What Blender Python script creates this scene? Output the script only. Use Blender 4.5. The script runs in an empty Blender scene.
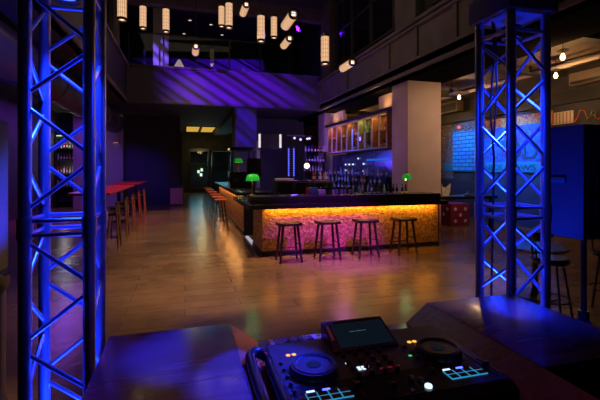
import bpy, bmesh, math, random
from mathutils import Vector, Matrix
random.seed(7)
PI = math.pi
S = bpy.context.scene
C = S.collection

# ---------------------------------------------------------------- camera
YAW = math.radians(16.04)
cd = bpy.data.cameras.new('camera'); cam = bpy.data.objects.new('camera', cd); C.objects.link(cam)
cam.location = (0, 0, 1.9); cam.rotation_euler = (PI/2, 0, -YAW)
cd.sensor_width = 36; cd.lens = 24; cd.shift_y = -32/600; cd.clip_start = .02; cd.clip_end = 200
S.camera = cam

# ---------------------------------------------------------------- materials
def sock(n, *names):
    for k in names:
        if k in n.inputs: return n.inputs[k]
def mat(name, col, rough=.5, metal=0, emit=None, es=0, noise=0, nscale=8, bump=0, bscale=60, coat=0, spec=None):
    m = bpy.data.materials.new(name); m.use_nodes = True
    nt = m.node_tree; b = nt.nodes['Principled BSDF']
    b.inputs['Base Color'].default_value = (*col, 1); b.inputs['Roughness'].default_value = rough
    b.inputs['Metallic'].default_value = metal
    if coat: b.inputs['Coat Weight'].default_value = coat; b.inputs['Coat Roughness'].default_value = .15
    if spec is not None: b.inputs['Specular IOR Level'].default_value = spec
    if emit: b.inputs['Emission Color'].default_value = (*emit, 1); b.inputs['Emission Strength'].default_value = es
    tc = nt.nodes.new('ShaderNodeTexCoord')
    if noise:
        n = nt.nodes.new('ShaderNodeTexNoise'); n.inputs['Scale'].default_value = nscale; n.inputs['Detail'].default_value = 5
        nt.links.new(tc.outputs['Object'], n.inputs['Vector'])
        r = nt.nodes.new('ShaderNodeValToRGB')
        r.color_ramp.elements[0].position = .3; r.color_ramp.elements[1].position = .7
        r.color_ramp.elements[0].color = (*[c*(1-noise) for c in col], 1)
        r.color_ramp.elements[1].color = (*[min(1, c*(1+noise)) for c in col], 1)
        nt.links.new(n.outputs['Fac'], r.inputs['Fac']); nt.links.new(r.outputs['Color'], b.inputs['Base Color'])
    if bump:
        n2 = nt.nodes.new('ShaderNodeTexNoise'); n2.inputs['Scale'].default_value = bscale; n2.inputs['Detail'].default_value = 4
        nt.links.new(tc.outputs['Object'], n2.inputs['Vector'])
        bp = nt.nodes.new('ShaderNodeBump'); bp.inputs['Strength'].default_value = bump; bp.inputs['Distance'].default_value = .02
        nt.links.new(n2.outputs['Fac'], bp.inputs['Height']); nt.links.new(bp.outputs['Normal'], b.inputs['Normal'])
    return m
def wood(name, c1, c2, rough=.35, scale=3, axis=(1, 14, 14), coat=0):
    m = mat(name, c1, rough, coat=coat); nt = m.node_tree; b = nt.nodes['Principled BSDF']
    tc = nt.nodes.new('ShaderNodeTexCoord'); mp = nt.nodes.new('ShaderNodeMapping'); mp.inputs['Scale'].default_value = axis
    n = nt.nodes.new('ShaderNodeTexNoise'); n.inputs['Scale'].default_value = scale; n.inputs['Detail'].default_value = 6; n.inputs['Distortion'].default_value = .6
    r = nt.nodes.new('ShaderNodeValToRGB'); r.color_ramp.elements[0].position = .35; r.color_ramp.elements[1].position = .65
    r.color_ramp.elements[0].color = (*c1, 1); r.color_ramp.elements[1].color = (*c2, 1)
    nt.links.new(tc.outputs['Object'], mp.inputs['Vector']); nt.links.new(mp.outputs['Vector'], n.inputs['Vector'])
    nt.links.new(n.outputs['Fac'], r.inputs['Fac']); nt.links.new(r.outputs['Color'], b.inputs['Base Color'])
    bp = nt.nodes.new('ShaderNodeBump'); bp.inputs['Strength'].default_value = .12; bp.inputs['Distance'].default_value = .01
    nt.links.new(n.outputs['Fac'], bp.inputs['Height']); nt.links.new(bp.outputs['Normal'], b.inputs['Normal'])
    return m
def glow(name, col, s):
    m = bpy.data.materials.new(name); m.use_nodes = True; nt = m.node_tree
    nt.nodes.clear(); o = nt.nodes.new('ShaderNodeOutputMaterial'); e = nt.nodes.new('ShaderNodeEmission')
    e.inputs['Color'].default_value = (*col, 1); e.inputs['Strength'].default_value = s
    nt.links.new(e.outputs[0], o.inputs[0]); return m
def glass(name, tint=(.9, .95, 1), refl=1):
    m = bpy.data.materials.new(name); m.use_nodes = True; nt = m.node_tree; nt.nodes.clear()
    o = nt.nodes.new('ShaderNodeOutputMaterial'); t = nt.nodes.new('ShaderNodeBsdfTransparent'); t.inputs[0].default_value = (*tint, 1)
    g = nt.nodes.new('ShaderNodeBsdfGlossy'); g.inputs['Roughness'].default_value = .03
    lw = nt.nodes.new('ShaderNodeLayerWeight'); lw.inputs[0].default_value = .5
    pw = nt.nodes.new('ShaderNodeMath'); pw.operation = 'POWER'; pw.inputs[1].default_value = 5; nt.links.new(lw.outputs['Facing'], pw.inputs[0])
    f = nt.nodes.new('ShaderNodeMath'); f.operation = 'MULTIPLY_ADD'; f.inputs[1].default_value = .9*refl; f.inputs[2].default_value = .03*refl; nt.links.new(pw.outputs[0], f.inputs[0])
    mx = nt.nodes.new('ShaderNodeMixShader'); nt.links.new(f.outputs[0], mx.inputs[0])
    nt.links.new(t.outputs[0], mx.inputs[1]); nt.links.new(g.outputs[0], mx.inputs[2]); nt.links.new(mx.outputs[0], o.inputs[0])
    return m

M = {}
M['ceil'] = mat('dark_ceiling', (.05, .045, .045), .8)
M['aisle_ceil'] = mat('aisle_ceiling', (.17, .12, .075), .7, noise=.35, nscale=1.2)
M['wall_dark'] = mat('dark_wall', (.045, .042, .05), .7, noise=.3, nscale=2)
M['wall_blue'] = mat('navy_wall', (.03, .035, .07), .6, noise=.2)
M['fascia'] = mat('fascia_plaster', (.17, .15, .125), .75, noise=.18, nscale=1.5, bump=.1, bscale=20)
M['fascia_dk'] = mat('fascia_dark', (.05, .045, .04), .7)  # plain dark tone for beams and window frames
M['back_fascia'] = mat('back_fascia_paint', (.075, .07, .085), .7, noise=.1)
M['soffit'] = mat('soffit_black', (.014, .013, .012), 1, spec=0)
M['column'] = mat('column_plaster', (.60, .47, .40), .7, noise=.06, nscale=2)
M['black'] = mat('matte_black', (.012, .012, .014), .5)
M['black_gloss'] = mat('black_gloss', (.01, .01, .012), .18)
M['counter'] = mat('black_stone_counter', (.018, .016, .018), .25, noise=.3, nscale=20)
M['plastic'] = mat('black_plastic', (.016, .016, .02), .38)
M['rubber'] = mat('black_rubber', (.012, .012, .014), .7)
M['alu'] = mat('truss_aluminium', (.55, .56, .60), .33, .75)
M['steel'] = mat('dark_steel', (.08, .08, .085), .35, .8)
M['chrome'] = mat('chrome', (.75, .75, .78), .15, 1)
M['brass'] = mat('brass', (.75, .55, .25), .25, 1)
M['booth'] = wood('booth_wood', (.085, .024, .034), (.16, .042, .055), .26, 3, (1, 14, 14), coat=.3)
M['stoolwood'] = wood('stool_dark_wood', (.016, .008, .006), (.03, .012, .009), .5)
M['legwood'] = wood('pale_leg_wood', (.32, .16, .07), (.45, .24, .11), .5, 3, (14, 14, 1))
M['orange'] = mat('orange_vinyl', (.75, .13, .025), .4)
M['redtop'] = mat('red_tabletop', (.50, .035, .05), .35)
M['grey'] = mat('grey_paint', (.30, .29, .30), .6)
M['white'] = mat('white_paint', (.75, .74, .74), .5)
M['pinkbox'] = mat('pink_cabinet', (.55, .25, .30), .5)
M['wine'] = mat('wine_red_leather', (.22, .012, .03), .4)
M['cream'] = mat('cream_plastic', (.75, .62, .48), .4)
M['paper'] = mat('orange_white_card', (.85, .72, .62), .7, noise=.3, nscale=14)
M['glass'] = glass('clear_glass')
M['smoke'] = glass('smoked_glass', (.8, .75, .7), .15)
M['dkglass'] = mat('dark_window_glass', (.008, .009, .012), .08)
M['duct'] = mat('duct_metal', (.12, .12, .13), .45, .5)
M['shade'] = glow('lantern_shade', (.86, .50, .28), 1.05)
M['bulb'] = glow('lantern_bulb', (1, .85, .65), 3)
M['edison'] = glow('warm_bulb', (1, .60, .25), 9)
M['yellow_panel'] = glow('yellow_ceiling_light', (.85, .48, .07), .75)
M['green'] = mat('green_glass_shade', (.03, .6, .07), .25, emit=(.03, .75, .06), es=.22)
M['greenlamp_in'] = glow('lamp_tube', (.75, 1, .7), 1.5)
M['downlight'] = glow('downlight_disc', (1, .75, .5), 1.2)
M['globe'] = glow('globe_white', (1, .80, .75), 2.2)
M['purple_spot'] = glow('purple_spot_lens', (.6, .4, 1), 2.5)
M['blue_led'] = glow('blue_led', (.10, .12, 1), 3.2)
M['white_led'] = glow('white_led', (.65, .85, 1), 1.3)
M['cyan_led'] = glow('cyan_led', (.05, .45, .85), .55)
M['orange_led'] = glow('orange_led', (1, .42, .06), 1.6)
M['red_led'] = glow('red_led', (.7, .03, .05), .18)
M['green_led'] = glow('green_led', (.05, .8, .35), .8)
M['amber_strip'] = glow('amber_led_strip', (1, .42, .05), 1.2)
M['floor_strip'] = glow('white_floor_led', (.8, .75, .95), .5)
M['lens_blue'] = glow('blue_lamp_lens', (.05, .08, 1), 3)
M['screen'] = mat('screen_glass', (.008, .009, .014), .15, emit=(.02, .05, .09), es=.12)
M['screen_txt'] = glow('screen_text', (.2, .35, .45), .25)
for n, c in dict(amber=(.30, .10, .02), green=(.03, .16, .05), clear=(.35, .38, .42), blue=(.04, .10, .40), red=(.35, .02, .03), dark=(.03, .02, .02)).items():
    M['bot_'+n] = mat('bottle_glass_'+n, c, .12)
M['label'] = mat('bottle_label', (.6, .55, .45), .6)

def panel_mat():
    m = mat('cork_chip_panel', (.55, .30, .10), .55); nt = m.node_tree; b = nt.nodes['Principled BSDF']
    tc = nt.nodes.new('ShaderNodeTexCoord')
    v = nt.nodes.new('ShaderNodeTexVoronoi'); v.inputs['Scale'].default_value = 24
    n = nt.nodes.new('ShaderNodeTexNoise'); n.inputs['Scale'].default_value = 5
    nt.links.new(tc.outputs['Object'], v.inputs['Vector']); nt.links.new(tc.outputs['Object'], n.inputs['Vector'])
    sx = nt.nodes.new('ShaderNodeSeparateColor'); nt.links.new(v.outputs['Color'], sx.inputs[0])
    ad = nt.nodes.new('ShaderNodeMath'); ad.operation = 'MULTIPLY_ADD'; ad.inputs[1].default_value = .6
    nt.links.new(sx.outputs[0], ad.inputs[0])
    mu = nt.nodes.new('ShaderNodeMath'); mu.operation = 'MULTIPLY'; mu.inputs[1].default_value = .4
    nt.links.new(n.outputs['Fac'], mu.inputs[0]); nt.links.new(mu.outputs[0], ad.inputs[2])
    r = nt.nodes.new('ShaderNodeValToRGB'); r.color_ramp.elements[0].color = (.26, .12, .035, 1); r.color_ramp.elements[1].color = (.85, .52, .20, 1)
    r.color_ramp.elements[0].position = .1; r.color_ramp.elements[1].position = .85
    nt.links.new(ad.outputs[0], r.inputs['Fac']); nt.links.new(r.outputs['Color'], b.inputs['Base Color'])
    bp = nt.nodes.new('ShaderNodeBump'); bp.inputs['Strength'].default_value = .7; bp.inputs['Distance'].default_value = .02
    nt.links.new(v.outputs['Distance'], bp.inputs['Height']); nt.links.new(bp.outputs['Normal'], b.inputs['Normal'])
    return m
M['panel'] = panel_mat()

def floor_mat():
    m = mat('worn_tile_floor', (.2, .14, .09), .28); nt = m.node_tree; b = nt.nodes['Principled BSDF']
    tc = nt.nodes.new('ShaderNodeTexCoord')
    mp = nt.nodes.new('ShaderNodeMapping'); nt.links.new(tc.outputs['Object'], mp.inputs['Vector'])
    br = nt.nodes.new('ShaderNodeTexBrick'); br.inputs['Scale'].default_value = 1
    br.inputs['Brick Width'].default_value = 1.5; br.inputs['Row Height'].default_value = .28; br.inputs['Mortar Size'].default_value = .006
    br.inputs['Color1'].default_value = (.24, .150, .088, 1); br.inputs['Color2'].default_value = (.19, .118, .07, 1); br.inputs['Mortar'].default_value = (.13, .09, .055, 1)
    nt.links.new(mp.outputs['Vector'], br.inputs['Vector'])
    n = nt.nodes.new('ShaderNodeTexNoise'); n.inputs['Scale'].default_value = 1.1; n.inputs['Detail'].default_value = 8; n.inputs['Roughness'].default_value = .65
    nt.links.new(tc.outputs['Object'], n.inputs['Vector'])
    mx = nt.nodes.new('ShaderNodeMix'); mx.data_type = 'RGBA'; mx.blend_type = 'MULTIPLY'; mx.inputs['Factor'].default_value = .55
    r = nt.nodes.new('ShaderNodeValToRGB'); r.color_ramp.elements[0].position = .35; r.color_ramp.elements[1].position = .65
    r.color_ramp.elements[0].color = (.5, .5, .5, 1); r.color_ramp.elements[1].color = (1.2, 1.15, 1.1, 1)
    nt.links.new(n.outputs['Fac'], r.inputs['Fac'])
    nt.links.new(br.outputs['Color'], mx.inputs['A']); nt.links.new(r.outputs['Color'], mx.inputs['B'])
    nt.links.new(mx.outputs['Result'], b.inputs['Base Color'])
    rr = nt.nodes.new('ShaderNodeMapRange'); rr.inputs['To Min'].default_value = .13; rr.inputs['To Max'].default_value = .30
    nt.links.new(n.outputs['Fac'], rr.inputs['Value']); nt.links.new(rr.outputs[0], b.inputs['Roughness'])
    n2 = nt.nodes.new('ShaderNodeTexNoise'); n2.inputs['Scale'].default_value = 9; n2.inputs['Detail'].default_value = 5
    nt.links.new(tc.outputs['Object'], n2.inputs['Vector'])
    bp = nt.nodes.new('ShaderNodeBump'); bp.inputs['Strength'].default_value = .16; bp.inputs['Distance'].default_value = .02
    nt.links.new(n2.outputs['Fac'], bp.inputs['Height']); nt.links.new(bp.outputs['Normal'], b.inputs['Normal'])
    return m
M['floor'] = floor_mat()

def brick_blue():
    m = mat('blue_painted_brick', (.05, .2, .6), .5); nt = m.node_tree; b = nt.nodes['Principled BSDF']
    tc = nt.nodes.new('ShaderNodeTexCoord'); mp = nt.nodes.new('ShaderNodeMapping')
    mp.inputs['Rotation'].default_value = (0, 0, 0)
    sp = nt.nodes.new('ShaderNodeSeparateXYZ'); cb = nt.nodes.new('ShaderNodeCombineXYZ')
    nt.links.new(tc.outputs['Object'], sp.inputs[0]); nt.links.new(sp.outputs['Y'], cb.inputs['X']); nt.links.new(sp.outputs['Z'], cb.inputs['Y'])
    br = nt.nodes.new('ShaderNodeTexBrick'); br.inputs['Scale'].default_value = 1
    br.inputs['Brick Width'].default_value = .42; br.inputs['Row Height'].default_value = .15; br.inputs['Mortar Size'].default_value = .016
    br.inputs['Color1'].default_value = (.04, .30, .9, 1); br.inputs['Color2'].default_value = (.05, .50, .75, 1); br.inputs['Mortar'].default_value = (.01, .02, .12, 1)
    nt.links.new(cb.outputs[0], br.inputs['Vector']); nt.links.new(br.outputs['Color'], b.inputs['Base Color'])
    return m
M['bluebrick'] = brick_blue()
def graffiti(name, cols, scale):
    m = mat(name, cols[0], .6); nt = m.node_tree; b = nt.nodes['Principled BSDF']
    tc = nt.nodes.new('ShaderNodeTexCoord'); n = nt.nodes.new('ShaderNodeTexNoise')
    n.inputs['Scale'].default_value = scale; n.inputs['Detail'].default_value = 3; n.inputs['Distortion'].default_value = 1.5
    r = nt.nodes.new('ShaderNodeValToRGB'); r.color_ramp.interpolation = 'CONSTANT'
    k = len(cols)
    for i, c in enumerate(cols):
        p = .28 + .46*i/k
        e = r.color_ramp.elements[i] if i < 2 else r.color_ramp.elements.new(p)
        e.position = p; e.color = (*c, 1)
    nt.links.new(tc.outputs['Object'], n.inputs['Vector']); nt.links.new(n.outputs['Fac'], r.inputs['Fac']); nt.links.new(r.outputs['Color'], b.inputs['Base Color'])
    return m
M['graf_mix'] = graffiti('graffiti_mixed', [(.02, .02, .03), (.05, .30, .22), (.30, .06, .05), (.02, .02, .03), (.35, .30, .25), (.05, .10, .3), (.02, .03, .03)], 7)
M['graf_blue'] = graffiti('graffiti_blue', [(.01, .07, .40), (.02, .16, .55), (.02, .10, .5), (.10, .03, .16), (.03, .22, .6), (.01, .05, .3)], 3.2)
M['graf_warm'] = graffiti('graffiti_warm', [(.65, .10, .02), (.75, .30, .03), (.35, .03, .05), (.8, .45, .05), (.15, .02, .1)], 6)
M['letter_green'] = mat('letter_dark_green', (.01, .07, .07), .6)
M['letter_teal'] = mat('letter_teal_band', (.02, .22, .30), .6)

# ---------------------------------------------------------------- mesh helpers
class MB:
    def __init__(s): s.bm = bmesh.new()
    def box(s, x0, x1, y0, y1, z0, z1, bev=0, mtx=None):
        b = bmesh.new(); bmesh.ops.create_cube(b, size=1)
        for v in b.verts: v.co = Vector(((x0+x1)/2+v.co.x*(x1-x0), (y0+y1)/2+v.co.y*(y1-y0), (z0+z1)/2+v.co.z*(z1-z0)))
        if bev: bmesh.ops.bevel(b, geom=b.edges[:]+b.verts[:], offset=bev, segments=2, affect='EDGES', profile=.6)
        return s._add(b, mtx)
    def _add(s, b, mtx=None):
        if mtx: b.transform(mtx)
        me = bpy.data.meshes.new('tmp'); b.to_mesh(me); b.free(); s.bm.from_mesh(me); bpy.data.meshes.remove(me); return s
    def cyl(s, p0, p1, r0, r1=None, seg=12, caps=True):
        p0, p1 = Vector(p0), Vector(p1); r1 = r0 if r1 is None else r1; d = p1-p0
        b = bmesh.new(); bmesh.ops.create_cone(b, segments=seg, radius1=r0, radius2=r1, depth=d.length, cap_ends=caps)
        q = Vector((0, 0, 1)).rotation_difference(d.normalized()).to_matrix().to_4x4()
        b.transform(Matrix.Translation((p0+p1)/2) @ q); return s._add(b)
    def lathe(s, prof, seg=20, mtx=None):      # prof: (r,z)
        b = bmesh.new(); rings = []
        for r, z in prof:
            if r < 1e-5: rings.append([b.verts.new((0, 0, z))])
            else: rings.append([b.verts.new((r*math.cos(2*PI*k/seg), r*math.sin(2*PI*k/seg), z)) for k in range(seg)])
        for a, c in zip(rings, rings[1:]):
            for k in range(seg):
                k2 = (k+1) % seg
                if len(a) == 1 and len(c) == 1: continue
                if len(a) == 1: b.faces.new((a[0], c[k2], c[k]))
                elif len(c) == 1: b.faces.new((a[k], a[k2], c[0]))
                else: b.faces.new((a[k], a[k2], c[k2], c[k]))
        bmesh.ops.recalc_face_normals(b, faces=b.faces[:]); return s._add(b, mtx)
    def tube(s, pts, r, seg=8, mtx=None):
        pts = [Vector(p) for p in pts]; b = bmesh.new(); rings = []; up = None
        for i, p in enumerate(pts):
            t = (pts[min(i+1, len(pts)-1)]-pts[max(i-1, 0)]).normalized()
            if up is None: up = t.orthogonal().normalized()
            up = (up - t*up.dot(t)).normalized(); w = t.cross(up)
            rings.append([b.verts.new(p + r*(up*math.cos(2*PI*k/seg)+w*math.sin(2*PI*k/seg))) for k in range(seg)])
        for a, c in zip(rings, rings[1:]):
            for k in range(seg): b.faces.new((a[k], a[(k+1) % seg], c[(k+1) % seg], c[k]))
        b.faces.new(rings[0][::-1]); b.faces.new(rings[-1])
        bmesh.ops.recalc_face_normals(b, faces=b.faces[:]); return s._add(b, mtx)
    def prism(s, poly, a0, a1, axis='y', mtx=None):   # poly in the other two axes
        b = bmesh.new()
        def P(u, v, t): return {'y': (u, t, v), 'x': (t, u, v), 'z': (u, v, t)}[axis]
        A = [b.verts.new(P(u, v, a0)) for u, v in poly]; B = [b.verts.new(P(u, v, a1)) for u, v in poly]
        b.faces.new(A); b.faces.new(B[::-1])
        n = len(poly)
        for i in range(n): b.faces.new((A[i], B[i], B[(i+1) % n], A[(i+1) % n]))
        bmesh.ops.recalc_face_normals(b, faces=b.faces[:]); return s._add(b, mtx)
    def torus(s, R, r, z=0, seg=32, seg2=8, mtx=None):
        return s.lathe([(R+r*math.cos(2*PI*k/seg2), z+r*math.sin(2*PI*k/seg2)) for k in range(seg2+1)], seg, mtx)
    def build(s, name, material, parent=None, label=None, smooth=True):
        me = bpy.data.meshes.new(name); bmesh.ops.remove_doubles(s.bm, verts=s.bm.verts[:], dist=1e-6)
        s.bm.to_mesh(me); s.bm.free(); me.materials.append(material)
        if smooth:
            for p in me.polygons: p.use_smooth = True
            me.set_sharp_from_angle(angle=math.radians(35))
        o = bpy.data.objects.new(name, me); C.objects.link(o)
        if parent: o.parent = parent
        if label: o['label'] = label
        return o
def tag(o, label, cat, group=None):
    o['label'] = label; o['category'] = cat
    if group: o['group'] = group
    return o
def thing(name, label, cat, loc=(0, 0, 0), rz=0, group=None):
    o = bpy.data.objects.new(name, None); C.objects.link(o); o.empty_display_size = .1
    o.location = loc; o.rotation_euler = (0, 0, rz); return tag(o, label, cat, group)
def struct(o): o['kind'] = 'structure'; return o
def kids(o): return [c for c in bpy.data.objects if c.parent == o]
def dup(root, loc, rz=None, label=None, group=None):
    r = root.copy(); C.objects.link(r); r.location = loc
    if rz is not None: r.rotation_euler = (0, 0, rz)
    if label: r['label'] = label
    if group: r['group'] = group
    for ch in kids(root):
        c = ch.copy(); C.objects.link(c); c.parent = r
        for g in kids(ch):
            d = g.copy(); C.objects.link(d); d.parent = c
    return r
def text_mesh(name, body, size, mtx, material, parent, depth=.012, squash=1):
    cu = bpy.data.curves.new('t', 'FONT'); cu.body = body; cu.size = size; cu.extrude = depth; cu.align_x = 'CENTER'
    to = bpy.data.objects.new('t', cu); C.objects.link(to); bpy.context.view_layer.update()
    dg = bpy.context.evaluated_depsgraph_get(); me = bpy.data.meshes.new_from_object(to.evaluated_get(dg))
    bpy.data.objects.remove(to); me.name = name; me.materials.clear(); me.materials.append(material)
    me.transform(mtx @ Matrix.Diagonal((squash, 1, 1, 1)))
    o = bpy.data.objects.new(name, me); C.objects.link(o); o.parent = parent; return o

# lights
def aim(o, tgt): o.rotation_euler = (Vector(tgt)-o.location).to_track_quat('-Z', 'Y').to_euler()
def spot(name, loc, tgt, col, w, ang=60, blend=.5, r=.05):
    l = bpy.data.lights.new(name, 'SPOT'); l.color = col; l.energy = w; l.spot_size = math.radians(ang); l.spot_blend = blend; l.shadow_soft_size = r
    o = bpy.data.objects.new(name, l); C.objects.link(o); o.location = loc; aim(o, tgt); return o
def point(name, loc, col, w, r=.05):
    l = bpy.data.lights.new(name, 'POINT'); l.color = col; l.energy = w; l.shadow_soft_size = r
    o = bpy.data.objects.new(name, l); C.objects.link(o); o.location = loc; return o
def area(name, loc, tgt, col, w, sx, sy, rot=None):
    l = bpy.data.lights.new(name, 'AREA'); l.shape = 'RECTANGLE'; l.size = sx; l.size_y = sy; l.color = col; l.energy = w
    o = bpy.data.objects.new(name, l); C.objects.link(o); o.location = loc
    if rot: o.rotation_euler = rot
    else: aim(o, tgt)
    return o
WARM = (1, .62, .30); BLUE = (.005, .026, 1); PURPLE = (.30, .03, 1); MAGENTA = (.42, .01, 1)

# ================================================================ SETTING
struct(MB().box(-6, 12, -3, 36, -.1, 0).build('floor', M['floor']))
struct(MB().box(-2.2, 3.4, -1.5, 2.30, 0, .30).build('stage_floor', M['black']))
struct(MB().box(-6.2, 12, -3, 36, 9.3, 9.5).build('ceiling', M['ceil']))
struct(MB().box(-6.2, -6, -3, 36, 0, 9.3).build('wall_left', M['wall_dark']))
struct(MB().box(10.6, 10.8, -3, 36, 0, 9.3).build('wall_right', M['wall_dark']))
struct(MB().box(-6, 10.6, 34, 34.2, 0, 9.3).build('wall_back', M['wall_dark']))
struct(MB().box(-6, 10.6, -3.2, -3, 0, 9.3).build('wall_rear', M['wall_dark']))

# mezzanine slabs
struct(MB().box(7.6, 10.6, -3, 34, 4.75, 4.95).build('ceiling_right_aisle', M['aisle_ceil']))
struct(MB().box(-6, -2.3, -3, 17.8, 4.6, 4.8).build('ceiling_left_aisle', M['ceil']))
struct(MB().box(-6, 7.6, 17.95, 34, 4.6, 4.8).build('ceiling_under_mezzanine', M['ceil']))
struct(MB().box(6.1, 7.6, -3, 11.5, 4.5, 4.95).build('soffit_beam', M['soffit']))
struct(MB().box(6.1, 7.6, 11.5, 34, 4.5, 4.95).build('soffit_beam', M['soffit']))
struct(MB().box(6.62, 6.72, 16.2, 17.84, 3.88, 4.42).box(6.62, 6.72, 11.46, 12.9, 3.88, 4.42).build('added_cove_trim', M['column']))  # plaster panels added to catch warm light above the cabinets
for k, yy in enumerate((6.2, 9.0, 12.6, 16.0)):
    struct(MB().box(7.6, 10.6, yy, yy+.25, 4.55, 4.75).build('ceiling_beam', M['fascia_dk']))

# right balcony fascia with mouldings
f = MB().box(6.10, 6.25, -3, 17.95, 4.5, 5.95)
struct(f.build('wall_balcony_right', M['fascia']))
f = MB().box(6.02, 6.10, -3, 17.88, 4.55, 4.66, .015).box(6.04, 6.10, -3, 17.88, 4.86, 4.93, .012).box(6.0, 6.10, -3, 17.88, 5.74, 5.82, .015).box(5.96, 6.10, -3, 17.88, 5.86, 5.95, .015)
struct(f.build('trim_1', M['fascia']))
for yy in (4.2, 7.9, 9.55, 11.1, 14.4, 17.6):
    struct(MB().box(6.04, 6.10, yy, yy+.16, 4.94, 5.74, .01).build('trim_2', M['fascia']))
# upper right wall: pilasters and dark windows
struct(MB().box(6.4, 6.6, -3, 34, 5.9, 9.3).build('wall_upper_right', M['wall_dark']))
for yy in (3.4, 9.75, 16.6):
    struct(MB().box(6.12, 6.42, yy, yy+1.15, 5.95, 9.3, .02).build('pilaster_column', M['fascia']))
n = 0
for y0, y1 in ((4.9, 9.4), (11.2, 16.3)):
    w = (y1-y0-.3)/3
    for k in range(3):
        n += 1; a = y0+.1+k*(w+.05)
        fr = MB().box(6.32, 6.42, a, a+w, 6.25, 6.33).box(6.32, 6.42, a, a+w, 8.9, 9.0).box(6.32, 6.42, a, a+.08, 6.33, 8.9).box(6.32, 6.42, a+w-.08, a+w, 6.33, 8.9).box(6.34, 6.42, a+.08, a+w-.08, 7.7, 7.76)
        wo = struct(fr.build('window_%d' % n, M['fascia_dk']))
        MB().box(6.37, 6.39, a+.08, a+w-.08, 6.33, 8.9).build('pane', M['dkglass'], wo)
# back balcony
struct(MB().box(-6, 6.1, 17.8, 17.95, 4.6, 6.2).build('wall_balcony_back', M['back_fascia']))
struct(MB().box(-2.3, 6.1, 17.74, 17.80, 4.6, 4.72, .01).box(-2.3, 6.1, 17.72, 17.80, 6.1, 6.2, .01).build('trim_3', M['back_fascia']))
struct(MB().box(-6, 10.6, 23.5, 23.7, 4.8, 9.3).build('wall_upper_back', M['back_fascia']))
struct(MB().box(-6, 6.4, 17.7, 18.1, 8.75, 9.3).build('ceiling_beam', M['fascia']))
struct(MB().box(-6, 6.4, 11.9, 12.3, 9.05, 9.3).build('ceiling_beam', M['fascia_dk']))
# left balcony
struct(MB().box(-2.45, -2.3, -3, 17.8, 4.6, 6.2).build('wall_balcony_left', M['wall_dark']))
struct(MB().box(-2.3, -2.22, -3, 17.8, 6.08, 6.2, .01).box(-2.3, -2.24, -3, 17.8, 4.6, 4.75, .01).build('trim_4', M['fascia']))
struct(MB().box(-2.75, -2.6, -3, 17.8, 6.2, 9.3).build('wall_upper_left', M['wall_dark']))
for k, yy in enumerate((8.6, 12.6, 16.4)):
    struct(MB().box(-2.6, -2.42, yy, yy+.4, 6.2, 9.3, .01).build('pilaster_column', M['fascia']))
    if k < 2:
        wo = struct(MB().box(-2.6, -2.5, yy+.5, yy+3.3, 6.4, 6.5).box(-2.6, -2.5, yy+.5, yy+3.3, 8.7, 8.8).box(-2.6, -2.5, yy+1.9, yy+1.98, 6.5, 8.7).build('window_%d' % (7+k), M['fascia']))
        MB().box(-2.6, -2.58, yy+.5, yy+3.3, 6.5, 8.7).build('pane', M['dkglass'], wo)
# structural columns
for (x0, x1, y0, y1, m) in ((6.34, 7.48, 10.5, 11.45, 'column'), (6.34, 7.48, 17.85, 18.8, 'column'), (2.1, 3.1, 17.82, 18.8, 'back_fascia'), (6.34, 7.48, 3.2, 4.2, 'column')):
    struct(MB().box(x0, x1, y0, y1, 0, 4.5 if x0 > 5 else 4.6, .01).build('column', M[m]))
struct(MB().box(2.1, 3.1, 18.8, 31, 4.35, 4.6).build('bulkhead_beam', M['wall_dark']))
struct(MB().box(-4.95, -4.50, 20.55, 21.0, 0, 4.6, .01).build('column', M['grey']))
struct(MB().box(-3.72, -2.98, 21.6, 22.0, 0, 4.6, .01).build('column', M['grey']))
# dark blue partition at the end of the left aisle, and the pair of entry doors
struct(MB().box(-5.9, -.85, 22, 22.2, 0, 4.6).build('partition_wall', M['wall_blue']))
struct(MB().box(-.85, -.25, 22, 22.2, 0, 4.6, .01).build('wall_pier_column', M['wall_dark']))
for k, x in enumerate((.25, 2.0, 3.75)):
    d = struct(MB().box(x, x+.14, 32, 32.15, 0, 3.4).box(x+1.46, x+1.6, 32, 32.15, 0, 3.4).box(x+.14, x+1.46, 32, 32.15, 0, .35).box(x+.14, x+1.46, 32, 32.15, 3.2, 3.4).box(x+.14, x+1.46, 32, 32.15, 2.2, 2.32).build('door_%d' % (k+1), M['steel']))
    MB().box(x+.14, x+1.46, 32.06, 32.09, .35, 2.2).build('pane', M['glass'], d)
    MB().box(x+.14, x+1.46, 32.06, 32.09, 2.32, 3.2).build('transom_pane', M['glass'], d)
    MB().cyl((x+.3, 31.93, .8), (x+.3, 31.93, 1.5), .025).build('door_handle', M['chrome'], d)
struct(MB().box(-.25, .25, 32, 32.2, 0, 4.6).build('wall_entry', M['wall_dark']))
struct(MB().box(5.35, 10.6, 32, 32.2, 0, 4.6).box(.25, 5.35, 32, 32.2, 3.4, 4.6).build('wall_entry', M['wall_dark']))
# bar recess back wall
struct(MB().box(2.9, 6.4, 21.5, 21.7, 0, 4.6).build('wall_bar_back', M['wall_blue']))
# upper white pilaster that catches the projected stripes
struct(MB().box(-1.42, -.74, 19.6, 20.1, 4.8, 9.3, .01).build('column', M['white']))

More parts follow.
